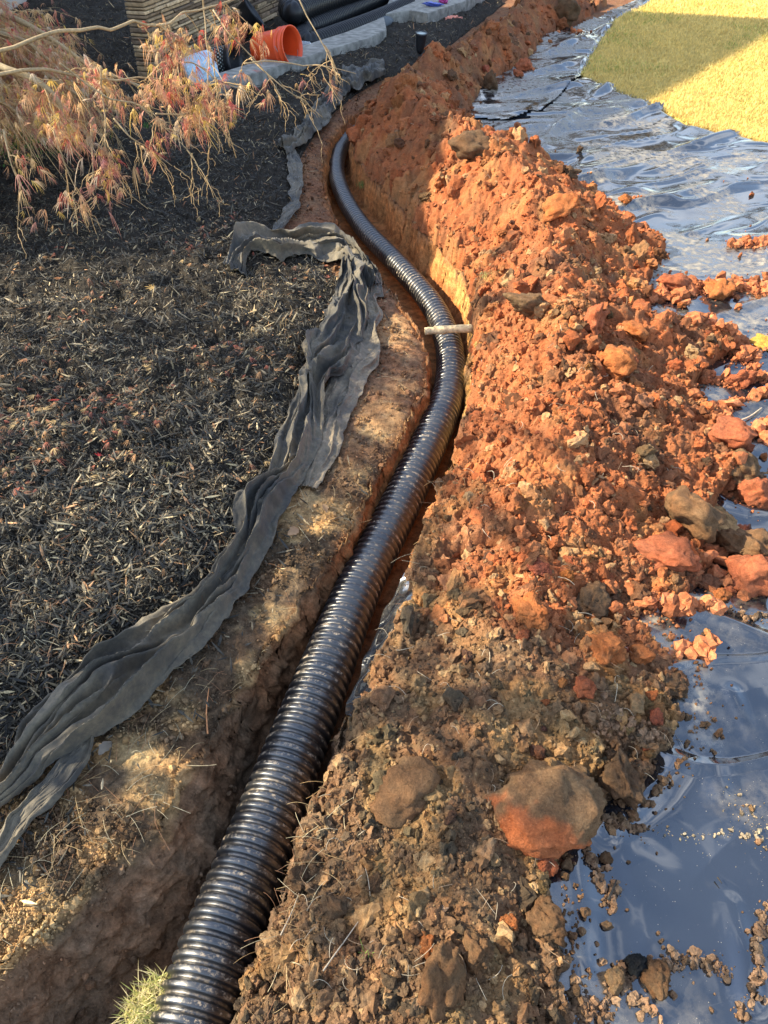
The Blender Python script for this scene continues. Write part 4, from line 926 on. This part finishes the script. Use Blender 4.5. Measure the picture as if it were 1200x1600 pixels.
for k in range(22):
    a = k/22*6.28+rg.uniform(-.2, .2); R_ = rg.uniform(.75, 1.35)*(.8 if math.sin(a) < 0 else 1); e = ML+np.array([math.cos(a)*R_, math.sin(a)*R_*.9, rg.uniform(.45, .95)]); P = arc(crown0-np.array([0, 0, rg.uniform(0, .3)]), e, rg.uniform(.25, .5), 26, .06)
    limbs.append(tube(P, np.linspace(.024, .007, 26), 8)); ends.append(P)
hand = [[(-90,60,2.6),(-30,95,2.5),(20,110,2.5),(60,128,2.5),(95,160,2.55),(98,200,2.6)], [(-60,120,2.4),(60,110,2.5),(130,120,2.6),(200,125,2.75),(255,128,2.8)], [(-120,130,2.3),(-30,95,2.3),(60,60,2.3),(130,42,2.4),(220,45,2.6),(300,22,2.8),(380,-10,3.0)],
        [(330,20,3.0),(372,65,3.0),(420,118,3.1),(440,150,3.1)], [(90,100,2.5),(160,145,2.6),(230,175,2.7),(262,205,2.75),(300,238,2.8)], [(385,100,3.0),(440,95,3.1),(500,103,3.2),(555,112,3.3)],
        [(155,100,2.6),(163,180,2.7),(166,250,2.75),(195,290,2.8),(230,330,2.85)], [(85,200,2.6),(92,235,2.6),(110,275,2.65),(130,312,2.7)], [(10,200,2.5),(12,240,2.5),(28,285,2.55),(48,308,2.55)],
        [(170,185,2.7),(205,215,2.7),(235,235,2.8),(270,262,2.85)], [(465,0,3.3),(490,40,3.3),(515,85,3.35),(528,120,3.35)], [(240,110,2.8),(300,95,2.9),(345,130,2.95),(400,152,3.0)],
        [(330,80,3.0),(340,140,3.0),(350,185,3.05),(350,205,3.05)], [(262,40,2.8),(272,90,2.9),(285,135,2.9)], [(145,200,2.7),(146,260,2.7),(144,310,2.72)],
        [(310,-20,2.9),(325,30,3.0),(322,90,3.0),(325,165,3.0)], [(250,180,2.8),(330,170,3.0),(335,212,3.0)], [(390,90,3.1),(418,120,3.1),(500,180,3.2)]]
for hnd in hand:
    P = smooth_line(np.array([AT(*p) for p in hnd]), .012, 3); n = len(P); P += np.stack([np.interp(np.arange(n), np.linspace(0, n-1, max(4, n//6)), rg.normal(size=max(4, n//6))*.007) for _ in range(3)], 1)
    r0 = .019 if hnd is hand[0] else (.007 if hnd in hand[1:3] else .0034); limbs.append(tube(P, np.linspace(r0, r0*.35, n), 8)); ends.append(P[n//4:])
def grow(P, n, L0, lv=0, prune=False):
    for _ in range(n):
        i = rg.integers(len(P)//4, len(P)); p = P[i]; T = P[min(i+1, len(P)-1)]-P[max(i-1, 0)]; T /= np.linalg.norm(T)+1e-9
        d = T*rg.uniform(.4, 1)+rg.normal(size=3)*.55; d[2] -= .35; d /= np.linalg.norm(d); L = L0*rg.uniform(.5, 1.2); t = np.linspace(0, 1, 9)[:, None]
        if prune and prj(p)[1] > 215: continue
        Q = p+d*L*t+np.array([0, 0, -.32*L])*t**2+np.cumsum(rg.normal(size=(9, 3))*.0035, 0); Q[:, 2] = np.maximum(Q[:, 2], .06); twigs.append(tube(Q, np.linspace(.0024, .0010, 9) if lv == 0 else np.linspace(.0014, .0007, 9), 4, cap=False))
        if lv == 0: grow(Q, 3, L0*.45, 1, prune)
        a_, b_ = prj(Q[-1]); lim = np.interp(a_, [-200, 0, 90, 200, 300, 420, 560], [238, 235, 222, 165, 95, 40, -10])
        if b_ > lim+rg.normal()*12+(0 if prune else 105): continue
        if not prune and rg.random() < .18: continue
        leafpts.append(Q[-1])
        if rg.random() < .6: leafpts.append(Q[5])
for P in ends[:22]: grow(P, 38, .30, 0, True)
for P, q_ in zip(ends[22:], [8, 6, 9, 4, 6, 3, 4, 3, 3, 5, 4, 5, 2, 5, 3, 5, 4, 4]): grow(P, q_, .14)
o = link('trunk', npmesh('trunk', *[a-0 for a in join(limbs[:1])]), M['bark'], mp); o.matrix_parent_inverse = Matrix.Translation(-Vector(ML))
for v, f in limbs[1:]:
    cc = np.tile([.30, .22, .12], (len(v), 1))*(1+.3*fbm(v[:, 0]*9, v[:, 2]*9, 2, 4))[:, None]
    o = link('branch', npmesh('branch', v, f, cc), M['twig'], mp); o.matrix_parent_inverse = Matrix.Translation(-Vector(ML))
v, f = join(twigs); o = link('twigs', npmesh('twigs', v, f, np.tile([.40, .27, .13], (len(v), 1))), M['twig'], mp); o.matrix_parent_inverse = Matrix.Translation(-Vector(ML))
LF = [lace_leaf(1, np.random.default_rng(s), dr_, 7) for s, dr_ in zip(range(16), [.5, .9, 1.3, .7, 1.6, 1.0, .3, 1.2]*2)]
lp = np.array(leafpts); rep = 4; lp = np.repeat(lp, rep, 0)+rg.normal(size=(len(lp)*rep, 3))*.022; n = len(lp)
keep = rg.random(n) < .9; lp = lp[keep]; n = len(lp)
# hanging leaves: tip down
az = rg.uniform(0, 6.28, n); A = zrot(az); ti = rg.uniform(-.4, 1.5, n); c_, s_ = np.cos(ti), np.sin(ti); Z = np.zeros(n); O = np.ones(n); Bm = np.stack([c_, Z, s_, Z, O, Z, -s_, Z, c_], 1).reshape(-1, 3, 3)
pal = np.array([[.52, .28, .14], [.58, .38, .18], [.50, .22, .15], [.50, .10, .07], [.62, .42, .10], [.40, .15, .12], [.55, .42, .28]]); ci = rg.choice(7, n, p=[.26, .22, .16, .10, .10, .08, .08])
sz = rg.uniform(.030, .060, n)[:, None]*np.ones(3); sz[:, 1] *= rg.uniform(.35, 1, n)
V, Fc, Cc = scatter(LF, lp, sz, A@Bm, pal[ci]*rg.uniform(.75, 1.25, n)[:, None])
o = link('crown', npmesh('crown', V, Fc, Cc, smooth=False), M['leaf'], mp); o.matrix_parent_inverse = Matrix.Translation(-Vector(ML))

# ------------------------------------------------------------------ things by the stone wall
def gp3(px, py, z=0): return Vector((*G(px, py, z), z))
# stacked stone wall
W0 = np.array(G(262, 126)); W1 = np.array(G(560, -35)); wv_ = W1-W0; WL = np.linalg.norm(wv_); wd_ = wv_/WL; wn = np.array([wd_[1], -wd_[0]])
bm_parts = []; rng = np.random.default_rng(3); z = -.03
cols = []
while z < .95:
    hgt = rng.uniform(.022, .042); s = -.2
    while s < WL:
        L = rng.uniform(.14, .60); dep = rng.uniform(.0, .035); g = .004
        c = W0+wd_*(s+L/2); hx, hz = L/2-g, hgt/2-g*.6; nx = 5
        vs = []
        for a_ in (-1, 1):
            for b_ in (-1, 1):
                for c_ in (-1, 1):
                    q = c+wd_*a_*hx*rng.uniform(.96, 1)+wn*((.0+dep if c_ > 0 else -.16)+rng.uniform(-.004, .004)); vs.append((q[0], q[1], z+hgt/2+b_*hz*rng.uniform(.85, 1)))
        bm_parts.append((np.array(vs), np.array([[0, 1, 3, 2], [4, 6, 7, 5], [0, 4, 5, 1], [2, 3, 7, 6], [0, 2, 6, 4], [1, 5, 7, 3]])))
        base = np.array([[.36, .25, .14], [.26, .18, .11], [.44, .32, .19], [.17, .12, .08]])[rng.integers(4)]*rng.uniform(.8, 1.2); cols.append(np.tile(base, (8, 1))); s += L
    z += hgt
v, f = join(bm_parts); sw = link('stacked_stone_wall', npmesh('stacked_stone_wall', v, f, np.vstack(cols), smooth=False), vcol_material('ledge_stone', .9, .2, .35, 25))
bv = sw.modifiers.new('worn edges', 'BEVEL'); bv.width = .006; bv.segments = 2
tag(sw, 'low wall of stacked tan ledge stones behind the orange bucket', 'wall')
def slab(name, pts, z0, z1, mt, label=None, cat=None, kind=None):
    bm = bmesh.new(); vs = [bm.verts.new((*p, z0)) for p in pts]; f = bm.faces.new(vs); r_ = bmesh.ops.extrude_face_region(bm, geom=[f])
    for e in r_['geom']:
        if isinstance(e, bmesh.types.BMVert): e.co.z = z1
    bmesh.ops.recalc_face_normals(bm, faces=bm.faces); bmesh.ops.bevel(bm, geom=[e for e in bm.edges], offset=.006, segments=2, affect='EDGES')
    me = bpy.data.meshes.new(name); bm.to_mesh(me); bm.free(); o = link(name, me, mt); tag(o, label, cat, kind=kind); return o
e1 = [G(340, 130, .135), G(420, 108, .135), G(500, 82, .135), G(575, 60, .135), G(604, 46, .135), G(600, 26, .135), G(540, 50, .135), G(470, 72, .135), G(400, 96, .135), G(335, 116, .135)]
slab('edging', e1, -.02, .135, M['concrete'], kind='structure')
slab('path', [G(602, 22, .145), G(640, 16, .145), G(668, 21, .145), G(738, -2, .145), G(800, -40, .145), G(640, -60, .145), G(606, 4, .145)], -.02, .145, M['concrete'], kind='structure')
# coils of spare pipe
def spare(pts, R, label, name='spare_pipe'):
    P = np.array([AT(*p) if len(p) == 3 and p[2] > 2 else (*G(p[0], p[1], p[2]), p[2]) for p in pts]); V, Fc, cr, _ = corrugated(P, R, .040, 32, 8, .14)
    o = link(name, npmesh(name, V, Fc, attrs={'crest': cr*0+.6}), M['spare']); tag(o, label, 'drain pipe', 'spare black drain pipes by the path'); return o
spare([(700,-60,.14),(600,-8,.14),(540,20,.14),(495,40,.14),(472,45,.15),(462,34,.16),(470,22,.17)], .10, 'middle spare corrugated pipe with its pale ribs facing the bed')
spare([(720,-75,.14),(600,-30,.30),(520,-2,.30),(480,12,.30),(458,22,.30),(448,14,.30),(455,4,.30)], .10, 'upper spare corrugated pipe touching the stone wall')
spare([(640,8,.10),(580,34,.10),(530,52,.09),(492,66,.09),(476,66,.10),(470,56,.12),(478,48,.12)], .09, 'lowest dark spare pipe resting on the concrete edging')
# smooth grey pipe end
c0 = gp3(590, 42, .06); ax = (gp3(640, 16, .06)-c0).normalized(); prof = [(.070, .6), (.070, 0), (.062, 0), (.062, .6)]
V, Fc = lathe(prof, 32); o = link('pipe_offcut', npmesh('pipe_offcut', V, Fc), M['grey_plastic']); o.location = c0; o.rotation_euler = ax.to_track_quat('Z', 'Y').to_euler(); tag(o, 'smooth grey pipe offcut with open end half sunk in mulch', 'pipe')
# orange bucket
BK = empty('orange_bucket', gp3(404, 82, .15)+Vector((0, 0, .02)))
BK.rotation_euler = Vector((.80, -.42, .16)).to_track_quat('Z', 'Y').to_euler()
tag(BK, 'orange red plastic bucket tipped on its side beside the spare pipes', 'bucket')
prof = [(.0, 0), (.118, 0), (.122, .01), (.128, .10), (.138, .26), (.139, .27), (.150, .272), (.150, .282), (.141, .284), (.143, .315), (.152, .317), (.152, .327), (.144, .329), (.146, .362), (.153, .364), (.153, .374), (.144, .374), (.140, .33), (.132, .18), (.122, .012), (0, .010)]
V, Fc = lathe(prof, 56); link('bucket_body', npmesh('bucket_body', V, Fc), M['bucket'], BK)
a = np.linspace(math.pi*.0, math.pi, 40); hp = np.stack([.156*np.cos(a), .03+.0*a-.15*np.sin(a), .30+.05*np.sin(a)], 1); V, Fc = tube(hp, .0022, 8); hd = link('handle', npmesh('handle', V, Fc), M['steel'], BK)
v, f = clod_shape(4, 77, 3, .14, .7, .95); v = v*np.array([.115, .05, .12])+np.array([0, -.075, .14]); link('mud', npmesh('mud', v, f), M['bucket_dirt'], BK)
# black pot behind
def pot(name, loc, axis, R, H, mt, label, cat='pot', holes=False, inner=None):
    root = empty(name, loc); root.rotation_euler = Vector(axis).to_track_quat('Z', 'Y').to_euler(); tag(root, label, cat)
    prof = [(0, 0), (R*.80, 0), (R*.83, .01), (R*.95, H*.86), (R*1.03, H*.87), (R*1.04, H), (R*.97, H), (R*.90, H*.85), (R*.78, .012), (0, .012)]
    V, Fc = lathe(prof, 48); link('pot_body', npmesh('pot_body', V, Fc), mt, root)
    if holes:
        parts = []
        for j in range(7):
            for i in range(26):
                a = i/26*6.28+j*.12; zc = H*(.18+.09*j); r_ = R*(.84+.11*zc/H)+.001; c = np.array([math.cos(a)*r_, math.sin(a)*r_, zc]); u_ = np.array([-math.sin(a), math.cos(a), 0])*.0055; w_ = np.array([0, 0, .0055]); parts.append((np.array([c-u_-w_, c+u_-w_, c+u_+w_, c-u_+w_]), np.array([[0, 1, 2, 3]])))
        v, f = join(parts); link('perforations', npmesh('perforations', v, f), M['lamp_glass'], root)
    return root
pot('nursery_pot', gp3(372, 42, .16), (.75, .1, .55), .14, .22, M['black_plastic'], 'black nursery pot standing behind the orange bucket')
pot('perforated_pot', gp3(330, 98, .13), (.93, -.25, .12), .13, .24, M['black_plastic'], 'dark perforated basket lying between the pale blue bundle and the bucket', 'basket', True)
v, f = lathe([(0, 0), (.10, .005), (.125, .03), (.135, .10), (.13, .18), (.125, .23), (.10, .25), (.06, .235), (0, .22)], 64); n_ = v/np.maximum(np.linalg.norm(v, axis=1), 1e-6)[:, None]
v = v+n_*(.012*(1-np.abs(fbm3(v*22, 2, 5))*2))[:, None]
o = link('plastic_bundle', npmesh('plastic_bundle', v, f), M['blue_plastic']); o.location = gp3(292, 122, .12); o.rotation_euler = Vector((.9, .35, .25)).to_track_quat('Z', 'Y').to_euler(); tag(o, 'pale blue crumpled plastic bundle under the maple twigs', 'plastic bag')
# thin black hose
P = smooth_line(np.array([(*G(380, 112), .05), (*G(410, 100), .06), (*G(395, 116), .03), (*G(365, 122), .03), (*G(340, 120), .04)]), .02, 3); V, Fc = tube(P, .016, 10)
tag(link('black_hose', npmesh('black_hose', V, Fc), M['black_plastic']), 'short curved black hose lying right of the perforated basket', 'hose')
# grey slab against the wall
# bottles
def bottle(loc, axis, L, R, label, lab_mat=None, cap_mat=None):
    root = empty('plastic_bottle', loc); root.rotation_euler = Vector(axis).to_track_quat('Z', 'Y').to_euler(); tag(root, label, 'bottle')
    V, Fc = lathe([(0, 0), (R*.8, 0), (R, .01), (R*.96, L*.2), (R, L*.3), (R, L*.65), (R*.7, L*.8), (R*.36, L*.9), (R*.36, L*.95), (0, L*.95)], 28); link('bottle_body', npmesh('bottle_body', V, Fc), M['clear'], root)
    if lab_mat: V, Fc = lathe([(R*1.01, L*.32), (R*1.015, L*.64)], 28); link('label', npmesh('label', V, Fc), lab_mat, root)
    V, Fc = lathe([(R*.42, L*.92), (R*.42, L*1.0), (0, L*1.0)], 20); link('cap', npmesh('cap', V, Fc), cap_mat or M['red_label'], root); return root
bottle(gp3(448, 100, .04)+Vector((0, 0, .0)), (-.95, -.2, .02), .19, .034, 'small clear bottle with red cap and label lying in the mulch by the edging', M['red_label'])
bottle(gp3(485, 72, .11), (-.9, .2, .05), .16, .035, 'clear empty bottle lying on the edging below the spare pipes', None, M['lamp_glass'])
# landscape light
LT = empty('landscape_light', gp3(655, 96, 0)); tag(LT, 'small black ground spotlight staked in the mulch beside the heap', 'lamp'); LT.rotation_euler = (.12, .05, 0)
d_ = 5.9
V, Fc = lathe([(0, .0), (.012, 0), (.012, .09), (0, .09)], 16); link('stake', npmesh('stake', V, Fc), M['black_plastic'], LT)
V, Fc = lathe([(0, .07), (.022, .07), (.036, .095), (.042, .13), (.050, .215), (.054, .225), (.054, .24), (.049, .24), (.046, .225), (0, .225)], 36); link('housing', npmesh('housing', V, Fc), M['black_plastic'], LT)
V, Fc = lathe([(0, .2365), (.048, .234), (.048, .228)], 36); link('lens', npmesh('lens', V, Fc), M['lamp_glass'], LT)
# coral rag and wrappers
v, f = clod_shape(5, 61, 4, .5, .6, .95, 2.6, 4); v *= np.array([.11, .075, .045]); o = link('rag', npmesh('rag', v, f), M['rag']); o.location = gp3(708, 33, .04); tag(o, 'crumpled salmon pink rag on the mulch near the path', 'rag')
v, f = clod_shape(4, 62, 6, .35, .4, .95, 3.6, 3); v *= np.array([.15, .05, .025]); o = link('wrapper', npmesh('wrapper', v, f), M['wrap_blue']); o.location = gp3(676, 6, .17); o.rotation_euler = (0, .1, .4); tag(o, 'crumpled blue wrapper on the pale path slab', 'wrapper')
v, f = clod_shape(4, 63, 6, .35, .4, .95, 3.6, 3); v *= np.array([.07, .05, .03]); o = link('wrapper', npmesh('wrapper', v, f), M['wrap_pink']); o.location = gp3(694, 1, .17); tag(o, 'crumpled magenta wrapper beside the blue one', 'wrapper')

# ------------------------------------------------------------------ house that shades the far end, and a thin tree that dapples the bed
def back(px_, t): return np.array([px_[0], px_[1], 0])+np.array(SUN)*t
ap = back((4.45, 9.9), 12.0); ev = back((-.05, 3.95), 5.2); ev2 = back((-.2, 11.3), 5.2)
hs = empty('house', (0, 0, 0)); tag(hs, 'gabled house left of the bed whose shadow falls over the far heap and lawn', 'house')
dx = np.array([-6., 0, 0])
def poly(name, V, Fc, mt, par): me = bpy.data.meshes.new(name); me.from_pydata([tuple(map(float, v)) for v in V], [], Fc); me.update(); return link(name, me, mt, par)
g0 = np.array([ev[0], ev[1], -.1]); g1 = np.array([ev2[0], ev2[1], -.1]); front = [g0, ev, ap, ev2, g1]; bk = [p+dx for p in front]
poly('wall', front+bk, [(0, 4, 3, 2, 1), (5, 6, 7, 8, 9), (0, 1, 6, 5), (4, 9, 8, 3)], M['house'], hs)
up = np.array([0, 0, .03]); over = np.array([.0, 0, 0])
tk = np.array([0, 0, .15])
for A_, B_, nm in ((ev, ap, 'roof'), (ap, ev2, 'roof')):
    q = [A_+up, B_+up, B_+dx+up, A_+dx+up]; q2 = [p+tk for p in q]; poly(nm, q+q2, [(0, 1, 2, 3), (7, 6, 5, 4), (0, 4, 5, 1), (1, 5, 6, 2), (2, 6, 7, 3), (3, 7, 4, 0)], M['roof'], hs)
st_ = empty('shade_tree', (-4.6, 1.3, 0)); tag(st_, 'thin leafy tree left of the bed throwing dappled shade', 'tree'); TL = np.array([-4.6, 1.3, 0])
rg = np.random.default_rng(31); br = []; lv = []
trk = arc(TL, TL+np.array([.2, .2, 4.8]), 0, 24, .08); br.append(tube(trk, np.linspace(.10, .03, 24), 12)); bl = []
targets = [(-.95, .9), (-.55, .70), (.25, .80), (.5, .42), (-1.2, 1.4), (-.75, 2.2), (-1.5, 2.7), (-.8, 3.2), (-.25, .50), (-.1, 2.5), (-.62, 1.12), (-1.15, 1.9), (-.45, 1.75), (-1.0, 2.45), (-.45, 2.75)]
small = [(rg.uniform(-2.0, -.1), rg.uniform(.8, 3.7)) for _ in range(14)]
for ti_, (tx, ty) in enumerate(targets+small):
    q = back((tx, ty), rg.uniform(4.6, 6.4)); i = rg.integers(8, 22); P = arc(trk[i], q, .15, 18, .08); bl.append(tube(P, np.linspace(.022, .006, 18), 6))
    m_ = 30 if ti_ < len(targets) else 15; lv.append(q+rg.normal(size=(m_, 3))*(np.array([.13, .13, .15]) if ti_ < len(targets) else .085))
    for _ in range(6): e = q+rg.normal(size=3)*.25; bl.append(tube(arc(P[rg.integers(9, 18)], e, .02, 8, .02), np.linspace(.007, .002, 8), 5, cap=False))
o = link('trunk', npmesh('trunk', *br[0]), M['bark'], st_); o.matrix_parent_inverse = Matrix.Translation(-Vector(TL))
v, f = join(bl); o = link('branches', npmesh('branches', v, f), M['bark'], st_); o.matrix_parent_inverse = Matrix.Translation(-Vector(TL))
lp = np.vstack(lv); n = len(lp); V, Fc, Cc = scatter([(v0, f0)], lp, rg.uniform(.06, .12, (n, 1))*np.ones(3), rotmats(n, rg), np.array([.10, .12, .04])*rg.uniform(.7, 1.4, (n, 1)))
o = link('crown', npmesh('crown', V, Fc, Cc, smooth=False), M['grass'], st_); o.matrix_parent_inverse = Matrix.Translation(-Vector(TL))
for k, (tx, ty, th) in enumerate([(-5.5, 20, 6), (-1.5, 22, 7), (3, 20.5, 5.2), (7, 23, 6.8), (11.5, 21, 5.6), (16, 24, 7), (20, 20, 5.5)]):
    rg = np.random.default_rng(200+k); T0 = np.array([tx, ty, 0]); r_ = empty('background_tree', tuple(T0)); tag(r_, ['first', 'second', 'third', 'fourth', 'fifth', 'sixth', 'seventh'][k]+' from the left of the brown trees beyond the lawn', 'tree', 'trees beyond the lawn')
    tk_ = arc(T0*0, np.array([.3, 0, th*.75]), 0, 12, .15); o = link('trunk', npmesh('trunk', *tube(tk_, np.linspace(.22, .06, 12), 10)), M['bark'], r_); bl = []
    for j in range(26):
        a = rg.uniform(0, 6.28); p0 = tk_[rg.integers(3, 12)]; e = np.array([math.cos(a)*rg.uniform(.8, 2.6), math.sin(a)*rg.uniform(.8, 2.6), rg.uniform(.25, 1)*th]); bl.append(tube(arc(p0, e, .2, 8, .1), np.linspace(.05, .012, 8), 5, cap=False))
    v, f = join(bl); link('branches', npmesh('branches', v, f), M['bark'], r_)
    n = 3200; cl = np.stack([rg.normal(size=40)*1.3, rg.normal(size=40)*1.3, rg.uniform(.2, 1, 40)*th], 1); lp = cl[rg.integers(0, 40, n)]+rg.normal(size=(n, 3))*.42; lp[:, 2] = np.maximum(lp[:, 2], .4)
    V, Fc, Cc = scatter([(v0, f0)], lp, rg.uniform(.12, .26, (n, 1))*np.ones(3), rotmats(n, rg), np.array([[.13, .095, .055], [.09, .085, .045], [.18, .12, .06]])[rg.integers(0, 3, n)]*rg.uniform(.7, 1.3, (n, 1)))
    link('crown', npmesh('crown', V, Fc, Cc, smooth=False), M['grass'], r_)
print('clods', cnt, 'objects', len(S.objects))
